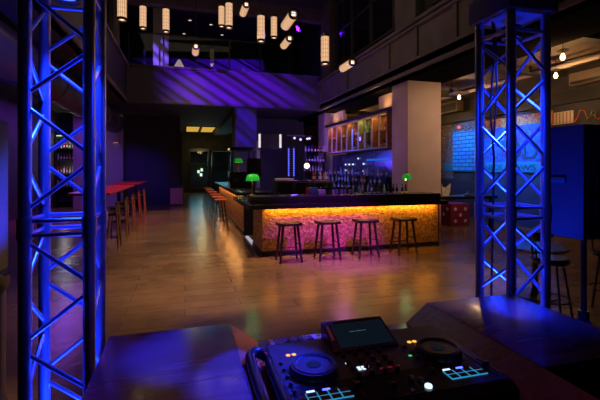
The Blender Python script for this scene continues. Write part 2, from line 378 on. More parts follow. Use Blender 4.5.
# glass guard of the back balcony
for k in range(6):
    x = -2.25+k*1.38
    g = thing('glass_balustrade', ['glass guard panel over purple fascia, first from the corner of the side gallery', 'glass guard panel in front of the striped white pillar', 'glass guard panel in front of the small lit lampshade', 'glass guard panel above middle of purple striped fascia', 'glass guard panel above dim half of the back fascia', 'glass guard panel beside corner of the grey side gallery'][k], 'guard rail', (x, 17.88, 6.2), 0, 'glass guards of the back mezzanine')
    MB().box(.03, 1.35, -.006, .006, .06, 1.32).build('glass_panel', M['glass'], g)
    MB().box(0, 1.38, -.03, .03, 1.32, 1.38, .01).build('top_rail', M['steel'], g)
    for xx in (0, 1.35): MB().box(xx, xx+.03, -.025, .025, 0, 1.32).build('post', M['steel'], g)

# ================================================================ DJ BOOTH
booth = thing('dj_booth', 'dark red wood performance booth with two raised wings around a low desk', 'booth', (0, 0, .3))
def bz(z): return z-.3
YF = 1.715
MB().box(-.285, .183, .55, YF, 0, bz(1.24), .004).build('wing_cabinet', M['booth'], booth)
MB().box(1.14, 1.645, 1.05, YF, 0, bz(1.24), .004).build('wing_cabinet', M['booth'], booth)
MB().prism([(.184, bz(1.238)), (.30, bz(1.152)), (.30, bz(1.13)), (.184, bz(1.13))], .55, YF, 'y').build('sloped_cheek', M['booth'], booth)
MB().prism([(1.139, bz(1.238)), (1.025, bz(1.152)), (1.025, bz(1.13)), (1.139, bz(1.13))], .55, YF, 'y').build('sloped_cheek', M['booth'], booth)
MB().box(.184, 1.139, .6, YF, bz(1.09), bz(1.152), .003).build('desk_top', M['booth'], booth)
MB().box(.184, 1.139, YF-.05, YF, 0, bz(1.09)).build('front_panel', M['booth'], booth)

# DJ controller: local origin at its front left foot, on the desk
ctl = thing('dj_controller', 'black two-deck music controller with lit pads on the booth desk', 'dj controller', (.302, 1.03, 1.152))
W, D, T = .722, .47, .060
body = MB().prism([(0, .012), (.02, 0), (D, 0), (D, T+.012), (.03, T), (0, T-.018)], 0, W, 'x').build('body', M['plastic'], ctl, smooth=False)
MB().box(.012, W-.012, .035, D-.01, T+.0005, T+.004).build('faceplate', M['black_gloss'], ctl)
ZT = T+.004
def cpt(x, y): return x, y
for cx in (.115, W-.125):
    j = MB().lathe([(0, .022), (.058, .022), (.062, .026), (.078, .024), (.083, .014), (.085, 0), (0, 0)], 40, Matrix.Translation((cx, .252, ZT))).build('jog_wheel', M['plastic'], ctl)
    MB().torus(.0695, .002, .0262, 48, 6, Matrix.Translation((cx, .252, ZT))).build('metal_ring', M['steel'], j)
    MB().lathe([(0, .0245), (.024, .0245), (.026, .022)], 24, Matrix.Translation((cx, .252, ZT))).build('jog_display', M['screen'], j)
    MB().torus(.086, .0025, .003, 48, 6, Matrix.Translation((cx, .252, ZT))).build('blue_edge_ring', M['steel'], j)
# pads 2 x 4 with glowing rims
for s, cx in ((0, .115), (1, W-.125)):
    for i in range(4):
        for k in range(2):
            x = cx-.052+i*.035; y = .088+k*.026
            p = MB().box(x-.0145, x+.0145, y-.0105, y+.0105, ZT, ZT+.005, .002).build('performance_pad', M['rubber'], ctl)
            MB().box(x-.0165, x+.0165, y-.0125, y-.0107, ZT, ZT+.0035).box(x-.0165, x-.0147, y-.0125, y+.0125, ZT, ZT+.0035).build('lit_rim', M['cyan_led'], p)
    MB().box(cx-.062, cx-.036, .130, .138, ZT, ZT+.003).build('mode_button', M['white_led'], ctl, 'lit white button')
    MB().box(cx-.010, cx+.014, .130, .137, ZT, ZT+.003).build('mode_button', M['blue_led'] if s == 0 else M['blue_led'], ctl, 'lit blue button')
    MB().box(cx+.022, cx+.042, .130, .137, ZT, ZT+.003).build('mode_button', M['rubber'], ctl)
    # transport / loop buttons
    for q in range(2):
        MB().lathe([(.009, 0), (.009, .005), (.007, .007), (0, .007)], 16, Matrix.Translation((cx-.058+q*.022, .375 if s == 0 else .352, ZT))).build('loop_button', M['orange_led'], ctl, 'lit orange button')
    for q in range(5):
        MB().lathe([(.007, 0), (.007, .010), (.005, .012), (0, .012)], 12, Matrix.Translation((cx-.097, .14+q*.045, ZT))).build('side_button', M['plastic'], ctl)
    for q in range(2):
        MB().lathe([(.012, 0), (.012, .006), (.010, .008), (0, .008)], 20, Matrix.Translation((cx-.088 if s == 0 else cx-.168, .060+q*.04, ZT))).build('play_button', M['white_led'] if s == 1 and q == 0 else M['steel'], ctl, 'round white lit button' if s == 1 and q == 0 else None)
    MB().box(cx+.098, cx+.104, .07, .20, ZT, ZT+.0015).build('tempo_slot', M['rubber'], ctl)
    MB().box(cx+.092, cx+.110, .115, .130, ZT, ZT+.016, .003).build('tempo_fader', M['plastic'], ctl)
MB().box(W-.035, W-.030, .06, .30, ZT, ZT+.003).build('edge_trim', M['steel'], ctl)
# mixer section
for i in range(4):
    for k in range(4):
        x = .245+i*.047; y = .175+k*.045
        kn = MB().lathe([(.009, 0), (.008, .014), (.006, .016), (0, .016)], 14, Matrix.Translation((x, y, ZT))).build('mixer_knob', M['rubber'], ctl)
        if i in (1, 2): MB().box(x-.001, x+.001, y, y+.008, ZT+.0155, ZT+.0175).build('pointer', M['grey'], kn)
for i in range(2):
    x = .325+i*.075
    MB().box(x-.002, x+.002, .06, .13, ZT, ZT+.0015).build('fader_slot', M['rubber'], ctl)
    MB().box(x-.009, x+.009, .085+.02*i, .097+.02*i, ZT, ZT+.014, .002).build('channel_fader', M['plastic'], ctl)
MB().box(.335, .39, .038, .042, ZT, ZT+.001).build('crossfader_slot', M['rubber'], ctl)
MB().box(.356, .366, .033, .047, ZT, ZT+.013, .002).build('crossfader', M['grey'], ctl)
for i in range(3):
    for k in range(2):
        if i == 2 and k == 0: continue
        MB().box(.262+i*.0155, .273+i*.0155, .212+k*.012, .220+k*.012, ZT, ZT+.004).build('effect_button', M['white_led'], ctl, 'lit white button')
for i in range(3):
    MB().box(.335+i*.030, .352+i*.030, .200, .206, ZT, ZT+.003).build('cue_button', M['red_led'], ctl, 'dim red button')
MB().box(.478, .490, .252, .259, ZT, ZT+.004).build('sync_button', M['green_led'], ctl, 'lit green button')
MB().box(.235, .247, .262, .268, ZT, ZT+.004).build('sync_button', M['white_led'], ctl, 'lit white button')
for i in range(2): MB().box(.512+i*.014, .522+i*.014, .405, .412, ZT, ZT+.004).build('deck_button', M['white_led'], ctl, 'lit white button')
MB().box(.512, .530, .375, .382, ZT, ZT+.004).build('deck_button', M['white_led'], ctl, 'lit white button')
# tilted screen
X0, X1 = .222, .482
scr = MB().prism([(.335, ZT), (.335, ZT+.012), (.485, ZT+.066), (.492, ZT+.062), (.492, T-.03), (.47, T-.03), (.47, ZT)], X0, X1, 'x').build('screen_housing', M['plastic'], ctl, smooth=False)
tilt = math.atan2(.054, .15)
sm = Matrix.Translation((0, .335, ZT+.012)) @ Matrix.Rotation(tilt, 4, 'X')
L = math.hypot(.15, .054)
MB().box(X0+.030, X1-.012, .014, L-.02, .0005, .002, 0, sm).build('touch_screen', M['screen'], scr)
MB().box(X0+.009, X0+.020, .055, L-.026, .0005, .003, 0, sm).build('side_light_strip', M['cream'], scr)
for i in range(5): MB().box(X0+.045+i*.036, X0+.065+i*.036, L-.013, L-.008, .0005, .003, 0, sm).build('hot_key', M['steel'], scr)
MB().box(.315, .338, .088, .091, .002, .0025, 0, sm).box(.342, .372, .088, .091, .002, .0025, 0, sm).box(.376, .385, .088, .091, .002, .0025, 0, sm).build('screen_text_line', M['screen_txt'], scr)
# rear sockets and plugs on the controller's back edge are separate cables
for i, (x, m, lb) in enumerate(((.022, 'cream', 'cream plug at the back edge of the controller'), (.100, 'plastic', 'black plug between cream plug and screen, nearer the cream plug'), (.140, 'plastic', 'black plug between cream plug and screen, nearer the screen'), (.198, 'cream', 'pale plug right beside the controller screen'))):
    p = thing('cable_plug', lb, 'plug', (.302+x, 1.502, 1.152+.030), 0, 'plugs in the back of the controller')
    MB().box(-.010, .010, 0, .05, -.012, .042, .004).build('plug_body', M[m], p)
    MB().tube([(0, .05, .01), (0, .08, .005), (0, .115, -.01), (.01, .15, -.025)], .004).build('cord', M['rubber'], p)
# headphones lying on the left sloped cheek
hp = thing('headphones', 'glossy black headphones with rounded headband lying left of the controller', 'headphones', (.243, 1.05, 1.195), 0)
hp.rotation_euler = (0, math.atan2(.086, .116)-.35, 0)
pts = []
for k in range(25):
    a = PI*k/24; pts.append((.036*math.cos(a)-.002, .32+.055*math.sin(a), .034+.008*math.sin(a)))
path = [(.034, -.02, .028)]+[(.034, .08*q, .03) for q in range(1, 4)]+pts+[(-.038, .08*q, .03) for q in (3, 2, 1)]+[(-.038, -.02, .028)]
MB().tube(path, .019, 12).build('headband', M['black_gloss'], hp)
for s in (-1, 1): MB().lathe([(0, -.02), (.03, -.02), (.034, -.01), (.034, .01), (.028, .02), (0, .02)], 20, Matrix.Translation((s*.034, -.05, .03)) @ Matrix.Rotation(PI/2, 4, 'Y')).build('ear_cup', M['plastic'], hp)

# ================================================================ TRUSS TOWERS
def truss(name, label, x0, y0, zb=.3):
    t = thing(name, label, 'truss tower', (x0, y0, zb)); s = .24; r = .025
    B = lambda z: z-zb
    cs = [(0, 0), (s, 0), (s, s), (0, s)]
    MB().box(-.12, s+.12, -.12, s+.12, 0, .012).build('base_plate', M['steel'], t)
    MB().box(-.045, s+.045, -.045, s+.045, B(2.76), B(2.90), .01).build('top_plate', mat('plate_grey', (.22, .22, .24), .5), t)
    for (x, y) in cs:
        MB().cyl((x, y, .012), (x, y, B(2.76)), r, seg=20).build('chord', M['alu'], t)
    for i in range(4):
        (xa, ya), (xb, yb) = cs[i], cs[(i+1) % 4]
        for z in (.68, 1.62, 1.68, 2.66):
            MB().cyl((xa, ya, B(z)), (xb, yb, B(z)), .0095, seg=10).build('cross_bar', M['alu'], t)
        for z0 in (.68, 1.68):
            z0 += .02; h = (.96-.04)/4 if z0 < 1 else .96/4
            for k in range(4):
                p, q = ((xa, ya), (xb, yb)) if k % 2 == 0 else ((xb, yb), (xa, ya))
                MB().cyl((*p, B(z0+k*h+.022)), (*q, B(z0+(k+1)*h-.022)), .0095, seg=10).build('diagonal_brace', M['alu'], t)
    for (x, y) in cs:
        for z in (1.65,):
            MB().cyl((x, y, B(z-.045)), (x, y, B(z+.045)), .03, seg=20).build('coupler', M['alu'], t)
    return t
truss('lighting_truss', 'tall blue-lit aluminium truss tower behind the left wing of the booth', -.635, 1.90)
truss('lighting_truss', 'tall blue-lit aluminium truss tower at the outer corner of the booth wing near the loudspeaker', 1.704, 1.775)
# lamps in the towers
for nm, x, y in (('far from', -.635, 1.90), ('close to', 1.704, 1.775)):
    for z, dz, pos in ((2.70, -1, 'under the top plate'), (.40, 1, 'at the foot')):
        p = thing('par_light', 'blue lamp %s of the truss tower %s the tripod loudspeaker' % (pos, nm), 'stage light', (x+.12, y+.12, z))
        MB().lathe([(.03, -.03*dz), (.05, -.02*dz), (.055, .05*dz), (.05, .05*dz), (.048, .02*dz)], 20).build('can', M['black'], p)
        MB().lathe([(0, .03*dz), (.047, .03*dz)], 20).build('lens', M['lens_blue'], p)
# cables down the near right chord
cb = thing('power_cable', 'black cable hanging in loops down the truss by the loudspeaker', 'cable', (1.72, 1.95, 2.76))
MB().tube([(.02, 0, 0), (.025, -.01, -.2), (.01, .01, -.5), (.03, 0, -.8), (.02, 0, -1.2), (.015, .01, -1.9), (.02, 0, -2.4)], .006, 8).build('cord', M['rubber'], cb)
MB().tube([(.05, .02, 0), (.075, .03, -.15), (.06, .01, -.4), (.045, .02, -.7)], .005, 8).build('spare_cord', M['rubber'], cb)

# ================================================================ LOUDSPEAKERS
sp = thing('loudspeaker', 'black loudspeaker on a tripod stand beside the truss', 'loudspeaker', (2.44, 1.95, 1.44))
mtx = None
MB().prism([(0, 0), (.42, 0), (.36, .32), (.0, .32)], 0, .74, 'z').build('cabinet', M['plastic'], sp, smooth=False)
MB().box(.03, .33, .321, .335, .04, .70, .004).build('grille', M['steel'], sp)
MB().box(.10, .32, -.012, -.001, .12, .42, .004).build('rear_panel', M['black_gloss'], sp)
MB().box(-.012, -.001, .12, .24, .36, .40, .004).build('handle', M['rubber'], sp)
st = thing('speaker_stand', 'black tripod stand carrying the loudspeaker by the booth', 'speaker stand', (2.64, 2.11, 0))
MB().cyl((0, 0, .35), (0, 0, 1.44), .02, seg=16).build('pole', M['steel'], st)
MB().cyl((0, 0, .78), (0, 0, .92), .035, seg=16).build('collar', M['plastic'], st)
MB().lathe([(0, 0), (.02, 0), (.02, .03), (0, .03)], 12, Matrix.Translation((-.035, 0, .85)) @ Matrix.Rotation(-PI/2, 4, 'Y')).build('knob', M['plastic'], st)
for k in range(3):
    a = 2*PI*k/3+.5; c, s_ = math.cos(a), math.sin(a)
    lg = MB().cyl((.03*c, .03*s_, .86), (.55*c, .55*s_, .02), .014, seg=10).build('leg', M['steel'], st)
    MB().cyl((.545*c, .545*s_, .03), (.56*c, .56*s_, 0), .02, seg=10).build('rubber_foot', M['rubber'], lg)
    MB().cyl((0, 0, .40), (.30*c, .30*s_, .425), .009, seg=8).build('strut', M['steel'], st)
M['cab_grey'] = mat('speaker_grey', (.07, .07, .075), .45)
sp2 = thing('loudspeaker', 'tall blue-lit loudspeaker on a ribbed drum pedestal', 'loudspeaker', (-1.95, 3.30, 1.08))
MB().box(0, .55, 0, .54, 0, 1.2, .012).build('cabinet', M['cab_grey'], sp2)
MB().box(.03, .52, .541, .555, .04, 1.16, .004).build('grille', M['steel'], sp2)
MB().box(.551, .562, .2, .34, .55, .6, .003).build('handle', M['rubber'], sp2)
pd = thing('speaker_pedestal', 'round beige ribbed drum pedestal with dark rim under the tall loudspeaker', 'pedestal', (-1.67, 3.62, 0))
prof = [(.30+.012*math.cos(24*2*PI*k/192), 2*PI*k/192) for k in range(192)]
MB().prism([(r*math.cos(a), r*math.sin(a)) for r, a in prof], .06, .95, 'z').build('ribbed_drum', mat('drum_wood', (.30, .23, .17), .5), pd)
MB().lathe([(0, .95), (.32, .95), (.34, .98), (.34, 1.06), (.32, 1.08), (0, 1.08)], 40).build('rim', M['black_gloss'], pd)
MB().lathe([(0, 0), (.32, 0), (.32, .06), (0, .06)], 40).build('plinth', M['black'], pd)

# ================================================================ NEAR BAR
bar = thing('bar_counter', 'black-topped bar with amber-lit chip panel behind four wooden stools', 'bar', (1.6, 8.5, 0))
BW = 4.37
MB().box(0, BW, 0, 1.2, .10, 1.03).build('front_panel', M['panel'], bar)
MB().box(-.02, BW+.02, -.03, 1.22, 0, .10, .005).build('plinth', M['black'], bar)
MB().prism([(-.33, -.24), (BW+.12, -.24), (BW+.12, 1.25), (.36, 1.25), (.36, 2.55), (-.33, 2.55)], 1.03, 1.12, 'z').build('counter_slab', M['counter'], bar)
MB().box(-.26, BW+.06, -.02, .62, 1.12, 1.28, .008).build('raised_ledge', M['counter'], bar)
MB().box(BW-.01, BW+.04, 0, 1.2, .10, 1.03, .004).build('end_post', M['wine'], bar)
MB().box(.02, BW-.02, -.06, -.05, 1.018, 1.03).build('led_strip', M['amber_strip'], bar, 'amber light strip')
MB().box(0, .08, 1.2, 2.5, 0, .03).build('floor_light_strip', M['floor_strip'], bar)
# far arm of the bar
fb = thing('bar_counter', 'long bar arm with orange side panel behind the row of orange stools', 'bar', (1.6, 11.35, 0))
MB().box(0, .75, 0, 8.6, .10, 1.12).build('side_panel', M['panel'], fb)
MB().box(.0, .75, -.03, -.001, 0, 1.12).build('end_panel', M['black'], fb)
MB().box(-.02, .77, 0, 8.6, 0, .10).build('plinth', M['black'], fb)
MB().box(-.22, .85, -.1, 8.65, 1.12, 1.21, .01).build('counter_slab', M['counter'], fb)
MB().cyl((-.2, .1, .22), (-.2, 8.5, .22), .02, seg=10).build('foot_rail', M['steel'], fb)

# front stools
def wood_stool(label, x, y):
    t = thing('bar_stool', label, 'stool', (x, y, 0), 0, 'wooden stools at the front of the bar')
    b = bmesh.new(); nx = 8; g = []
    for i in range(nx+1):
        for j in range(2):
            u = -1+2*i/nx; g.append((u*.235, (-.17, .17)[j], .80-.018*(1-u*u)))
    pr = [(u*.235, .80-.02*(1-u*u)) for u in [(-1+2*i/10) for i in range(11)]]+[(.235, .738), (-.235, .738)]
    b.free()
    MB().prism(pr, -.17, .17, 'y').build('seat', M['stoolwood'], t)
    for sx in (-1, 1):
        for sy in (-1, 1):
            MB().cyl((sx*.225, sy*.19, 0), (sx*.15, sy*.12, .757), .022, .028, seg=10).build('leg', M['stoolwood'], t)
    for sy in (-1, 1): MB().cyl((-.20, sy*.168, .25), (.20, sy*.168, .25), .012, seg=8).build('stretcher', M['stoolwood'], t)
    for sx in (-1, 1): MB().cyl((sx*.19, -.155, .36), (sx*.19, .155, .36), .012, seg=8).build('stretcher', M['stoolwood'], t)
    return t
proto = wood_stool('dark wooden saddle-seat stool at bar front, first from the orange-stool corner', 2.03, 7.88)
for x, lb in ((2.86, 'dark wooden saddle-seat stool at bar front, second from the orange-stool corner'), (3.73, 'dark wooden saddle-seat stool at bar front, second from the plastered column end'), (4.65, 'dark wooden saddle-seat stool nearest the plastered column end of the bar')):
    dup(proto, (x, 7.88, 0), None, lb)
# side stools
def metal_stool(label, x, y):
    t = thing('bar_stool', label, 'stool', (x, y, 0), 0, 'orange stools along the side of the bar')
    MB().lathe([(0, .915), (.17, .915), (.19, .925), (.19, .945), (.17, .955), (0, .952)], 24).build('seat', M['orange'], t)
    for k in range(4):
        a = PI/4+k*PI/2; c, s_ = math.cos(a), math.sin(a)
        MB().cyl((.30*c, .30*s_, 0), (.14*c, .14*s_, .918), .011, seg=8).build('leg', M['black'], t)
    MB().torus(.245, .009, .30, 24, 6).build('foot_ring', M['black'], t)
    return t
p2 = metal_stool('round orange-seated stool with thin legs, first of its row from the wooden stools', 1.05, 12.4)
for y, lb in ((13.6, 'second'), (14.9, 'third'), (16.4, 'fourth'), (18.0, 'fifth'), (19.6, 'sixth and last')):
    dup(p2, (1.05, y, 0), None, 'round orange-seated stool, %s of its row from the wooden stools' % lb)

# banker lamps
def banker(label, x, y, z, rz=0):
    t = thing('banker_lamp', label, 'lamp', (x, y, z), rz, 'green banker lamps on the bar'); t.scale = (1.22, 1.22, 1.28)
    MB().lathe([(0, 0), (.085, 0), (.085, .012), (.05, .025), (.018, .04), (0, .04)], 24).build('base', M['brass'], t)
    MB().tube([(0, 0, .03), (0, 0, .2), (0, -.015, .27), (0, -.04, .30)], .011, 10).build('stem', M['brass'], t)
    MB().lathe([(0, 0), (.012, .01), (.012, .03), (0, .035)], 12, Matrix.Translation((0, -.04, .38))).build('finial', M['brass'], t)
    b = bmesh.new(); rows = []; nx = 14
    for sgn, k in ((1, 1.0), (-1, .93)):
        for i in range(nx+1):
            u = -1+2*i/nx; f = max(.02, (1-abs(u)**4))**.4
            rows.append([b.verts.new((.125*u*k, -.04+.085*k*f*math.cos(PI*q/14), .262+.12*k*f*math.sin(PI*q/14))) for q in range(15)])
    n1 = nx+1
    for i in range(nx):
        for q in range(14):
            b.faces.new((rows[i][q], rows[i+1][q], rows[i+1][q+1], rows[i][q+1]))
            b.faces.new((rows[n1+i][q+1], rows[n1+i+1][q+1], rows[n1+i+1][q], rows[n1+i][q]))
        for q in (0, 14): b.faces.new((rows[i][q], rows[n1+i][q], rows[n1+i+1][q], rows[i+1][q]))
    bmesh.ops.recalc_face_normals(b, faces=b.faces[:])
    sh = MB(); sh._add(b); sh.build('lamp_shade', M['green'], t)
    MB().cyl((-.11, -.04, .315), (.11, -.04, .315), .012, seg=10).build('tube', M['greenlamp_in'], t)
    point('banker_glow', (x, y-.06, z+.33), (.6, 1, .4), 1.6, .03)
    return t
banker('green-shaded brass lamp on the bar corner beside the orange stools', 1.44, 8.86, 1.28, .1)
banker('green-shaded brass lamp on the bar in front of the plastered column', 5.27, 8.86, 1.28, .75)
banker('green-shaded lamp inside the dark display frame on the far bar arm', 1.85, 14.5, 1.76)

dcs = thing('display_frame', 'glossy black display frame with a green lamp in it on the far bar arm', 'display case', (1.55, 14.0, 1.21))
MB().box(0, .8, 0, 1.2, 0, .55, .006).build('plinth', M['black_gloss'], dcs)
MB().box(0, .8, 0, 1.2, 1.30, 1.42, .006).build('top', M['black_gloss'], dcs)
for x in (0, .75):
    for y in (0, 1.15): MB().box(x, x+.05, y, y+.05, .55, 1.30).build('post', M['black'], dcs)
# ---------------- things on and behind the bar
mon = thing('till_monitor', 'black till monitor seen from behind next to the corner lamp', 'monitor', (1.72, 10.3, 1.12), .1)
MB().box(-.19, .19, -.02, .03, .52, 1.03, .01).build('screen_back', M['plastic'], mon)
MB().box(-.03, .03, .031, .07, 0, .7).build('neck', M['plastic'], mon)
MB().box(-.12, .12, -.08, .1, 0, .015, .004).build('foot', M['plastic'], mon)
# back station
cool = thing('bar_cooler', 'black under-bar cooler block behind the raised counter', 'cooler', (2.55, 11.3, 0))
MB().box(0, 1.75, 0, .7, 0, 1.52, .01).build('body', M['plastic'], cool)
for k in range(3): 
    d = MB().box(.03+k*.57, .57+k*.57, -.025, -.001, .15, 1.46, .006).build('door', M['black_gloss'], cool)
    MB().box(.06+k*.57, .08+k*.57, -.05, -.026, .8, 1.2, .003).build('handle', M['steel'], d)
tray = tag(MB().box(-.26, .26, -.15, .15, 0, .07, .02).build('paper_tray', M['white']), 'pale flat tray on the cooler behind the corner lamp', 'tray'); tray.location = (2.85, 11.6, 1.52)
gl = thing('globe_lamp', 'small glowing white globe lamp on the black cooler', 'lamp', (3.55, 11.6, 1.52))
MB().lathe([(0, 0), (.07, 0), (.07, .015), (.012, .03), (.012, .40), (0, .40)], 16).build('stand', M['steel'], gl)
MB().lathe([(0, .36)]+[(.085*math.sin(PI*k/12), .445-.085*math.cos(PI*k/12)) for k in range(1, 12)]+[(0, .53)], 20).build('globe', M['globe'], gl)
point('globe_glow', (3.55, 11.6, 2.1), (1, .75, .8), 6, .08)
for k, (x, lb) in enumerate(((2.24, 'chrome dish added for a bright reflection on the bar ledge, nearer the corner lamp'), (2.62, 'chrome dish added for a bright reflection on the bar ledge, farther from the corner lamp'))):  # dishes added where lamp reflections glint on the bar top
    o = tag(MB().lathe([(0, 0), (.045, 0), (.075, .02), (.072, .022), (.045, .006), (0, .006)], 24).build('dish', M['chrome']), lb, 'dish', 'chrome dishes added for glints on the bar'); o.location = (x, 8.72, 1.28)
# beer taps
tp = thing('beer_tap_tower', 'black draught tower with curved chrome spouts on the bar', 'beer tap', (3.62, 9.35, 1.12))
MB().box(-.42, .42, -.05, .05, .20, .30, .02).build('tap_rail', M['black_gloss'], tp)
for s in (-.32, .32): MB().cyl((s, 0, 0), (s, 0, .2), .035, seg=14).build('tap_column', M['black_gloss'], tp)
for k in range(6):
    x = -.35+k*.14
    MB().tube([(x, -.05, .25), (x, -.11, .26), (x, -.14, .22), (x, -.14, .15)], .011, 8).build('spout', M['chrome'], tp)
    MB().cyl((x, -.07, .27), (x+.03, -.09, .44), .009, .016, seg=10).build('tap_handle', M['black_gloss'], tp)
nb = tag(MB().box(-.085, .085, -.06, .06, 0, .11, .008).build('napkin_box', M['grey']), 'small white napkin box on the bar below the chrome spouts', 'box'); nb.location = (3.12, 9.0, 1.28)
bl = tag(MB().box(-.09, .09, -.07, .07, 0, .16, .01).build('straw_caddy', mat('blue_box', (.02, .12, .16), .4)), 'little blue caddy box on the bar ledge', 'box'); bl.location = (2.93, 9.05, 1.28)
rc = tag(MB().lathe([(0, 0), (.04, 0), (.045, .15), (.04, .155), (0, .155)], 16).build('red_cup', mat('red_cup', (.22, .02, .02), .4)), 'red cup standing on the bar ledge', 'cup'); rc.location = (2.78, 9.0, 1.28)
# folded card at the bar end and the table behind it
cdm = thing('folded_menu_card', 'upright folded orange and white card with two pointed corners on dark table', 'menu card', (6.70, 9.35, 1.14), .4)
MB().prism([(-.20, .0), (-.02, 0), (0, .26), (-.10, .22), (-.26, .34), (-.24, .12)], -.012, .012, 'y', Matrix.Rotation(.5, 4, 'Z')).build('card_leaf', M['paper'], cdm)
MB().prism([(.20, .0), (.02, 0), (0, .26), (.10, .22), (.26, .34), (.24, .12)], -.012, .012, 'y', Matrix.Rotation(-.4, 4, 'Z')).build('card_leaf', M['paper'], cdm)
tb = thing('high_table', 'black high table beyond the end of the bar holding the folded card', 'table', (6.3, 9.1, 0))
MB().box(0, 2.0, 0, .75, 1.06, 1.14, .008).build('tabletop', M['counter'], tb)
for x in (.12, 1.82):
    for y in (.1, .6): MB().box(x, x+.06, y, y+.06, 0, 1.06).build('leg', M['black'], tb)
ash = tag(MB().lathe([(0, 0), (.09, 0), (.11, .03), (.03, .05), (.02, .12), (0, .12)], 20).build('candle_holder', M['chrome']), 'low silver candle holder on the black high table', 'candle holder'); ash.location = (7.55, 9.4, 1.14)
# dice
def die(label, x, y, rz, s=.74):
    t = thing('dice_ottoman', label, 'ottoman', (x, y, 0), rz, 'oversized red dice')
    MB().box(-s/2, s/2, -s/2, s/2, 0, s, .04).build('cube_body', M['wine'], t)
    q = s*.26
    for (u, v) in ((0, 0), (-q, -q), (q, q), (-q, q), (q, -q)):
        MB().lathe([(0, .004), (.055, .004), (.06, -.004)], 18, Matrix.Translation((u, -s/2, s/2+v)) @ Matrix.Rotation(PI/2, 4, 'X')).build('pip', M['white'], t)
    for v in (-q, 0, q):
        MB().lathe([(0, .004), (.055, .004), (.06, -.004)], 18, Matrix.Translation((-s/2, v, s/2-v)) @ Matrix.Rotation(-PI/2, 4, 'Y')).build('pip', M['white'], t)
    return t
die('oversized dark red die with white pips on the floor past the bar end', 8.62, 11.45, 0.02)

# ---------------- bottles
def bottle(mname, h=.30, r=.036):
    t = bpy.data.objects.new('bottle', None); C.objects.link(t)
    MB().lathe([(0, 0), (r, 0), (r, h*.58), (r*.8, h*.68), (r*.36, h*.76), (r*.36, h*.97), (0, h*.97)], 12).build('glass_body', M['bot_'+mname], t)
    MB().lathe([(r*1.02, h*.15), (r*1.02, h*.42)], 12).build('paper_label', M['label'], t)
    MB().lathe([(r*.42, h*.93), (r*.42, h), (0, h)], 10).build('cap', M['black'], t)
    return t
BOT = {}
def put_bottle(kind, loc, where, group, h=.30):
    key = (kind, h)
    lb = {'amber': 'amber', 'green': 'green', 'clear': 'clear', 'blue': 'blue', 'red': 'red', 'dark': 'dark'}[kind]+' bottle with pale label '+where
    if key not in BOT:
        b = bottle(kind, h); BOT[key] = b; b.location = loc
        tag(b, lb, 'bottle', group)
    else: dup(BOT[key], loc, random.random()*6, lb, group)
    
M['cabwood'] = wood('cab_wood', (.16, .075, .03), (.34, .17, .07), .45)
# ---------------- glass cabinets over the back bar
CY = [11.75+1.13*k for k in range(5)]
for k, y in enumerate(CY):
    c = thing('bottle_cabinet', 'hanging wood and glass bottle cabinet over back bar, %s' % ['first beside the plastered column', 'second from the plastered column', 'middle one of five', 'second from the purple pillar', 'last beside the purple pillar'][k], 'cabinet', (6.35, y, 2.55), 0, 'hanging glass cabinets over the back bar')
    MB().box(0, .36, 0, 1.12, 0, .05).box(0, .36, 0, 1.12, 1.18, 1.23).box(0, .36, 0, .03, .05, 1.18).box(0, .36, 1.09, 1.12, .05, 1.18).build('carcass', M['cabwood'], c)
    MB().box(.345, .36, .03, 1.09, .05, 1.18).build('back_panel', M['cabwood'], c)
    MB().box(.03, .34, .03, 1.09, .60, .62).build('shelf', M['glass'], c)
    for q in range(2):
        a = .0+q*.56
        d = MB().box(-.03, -.001, a+.01, a+.05, .02, 1.21).box(-.03, -.001, a+.51, a+.55, .02, 1.21).box(-.03, -.001, a+.05, a+.51, .02, .06).box(-.03, -.001, a+.05, a+.51, 1.17, 1.21).build('door', M['column'], c)
        MB().box(-.018, -.012, a+.05, a+.51, .06, 1.17).build('pane', M['smoke'], d)
    MB().box(.08, .12, .06, 1.06, 1.165, 1.18).build('light_strip', glow('cab_strip', (1, .55, .2), 1.0), c)
    area('cabinet_light', (6.47, y+.56, 3.70), None, (1, .50, .20) if k != 1 else (.6, .9, .35), 8, .06, 1.0, (0, 0, 0))
    for s in (0, 1):
        for i in range(5):
            kind = random.choice(['amber', 'amber', 'green', 'clear', 'dark', 'red'])
            put_bottle(kind, (6.52+random.uniform(-.03, .05), y+.14+i*.205+random.uniform(-.03, .03), 2.60 if s == 0 else 3.17), 'on '+('upper' if s else 'lower')+' shelf of hanging cabinet '+['beside plastered column', 'second from plastered column', 'in the middle', 'second from purple pillar', 'beside purple pillar'][k], 'bottles in the hanging cabinets', random.choice([.30, .36]))
struct(MB().box(6.34, 6.75, 11.47, 17.84, 3.80, 3.88).build('trim_5', M['black']))
# back bar with stepped bottle shelves
bk = thing('back_bar', 'dark back bar with stepped bottle shelves under the hanging cabinets', 'shelf unit', (5.75, 11.7, 0))
MB().box(0, .95, 0, 6.0, 0, 1.05).build('cabinet_base', M['black'], bk)
MB().box(-.03, .97, 0, 6.0, 1.05, 1.11, .008).build('worktop', M['counter'], bk)
for s in (1, 2): MB().box(.30+.22*(s-1), .97, 0, 6.0, 1.112+.25*(s-1), 1.11+.25*s).build('step', M['black_gloss'], bk)
MB().box(.93, .97, 0, 6.0, 1.615, 2.50).build('mirror_back', mat('back_mirror', (.12, .13, .2), .25, .6), bk)
for s in range(3):
    for i in range(16):
        kind = random.choice(['clear', 'blue', 'dark', 'amber', 'green', 'clear'])
        put_bottle(kind, (5.86+.27*s+random.uniform(-.03, .03), 11.9+i*.36+random.uniform(-.06, .06), 1.11+.25*s), 'on the back bar, '+['lowest step', 'middle step', 'top step'][s], 'bottles on the back bar', random.choice([.30, .36]))
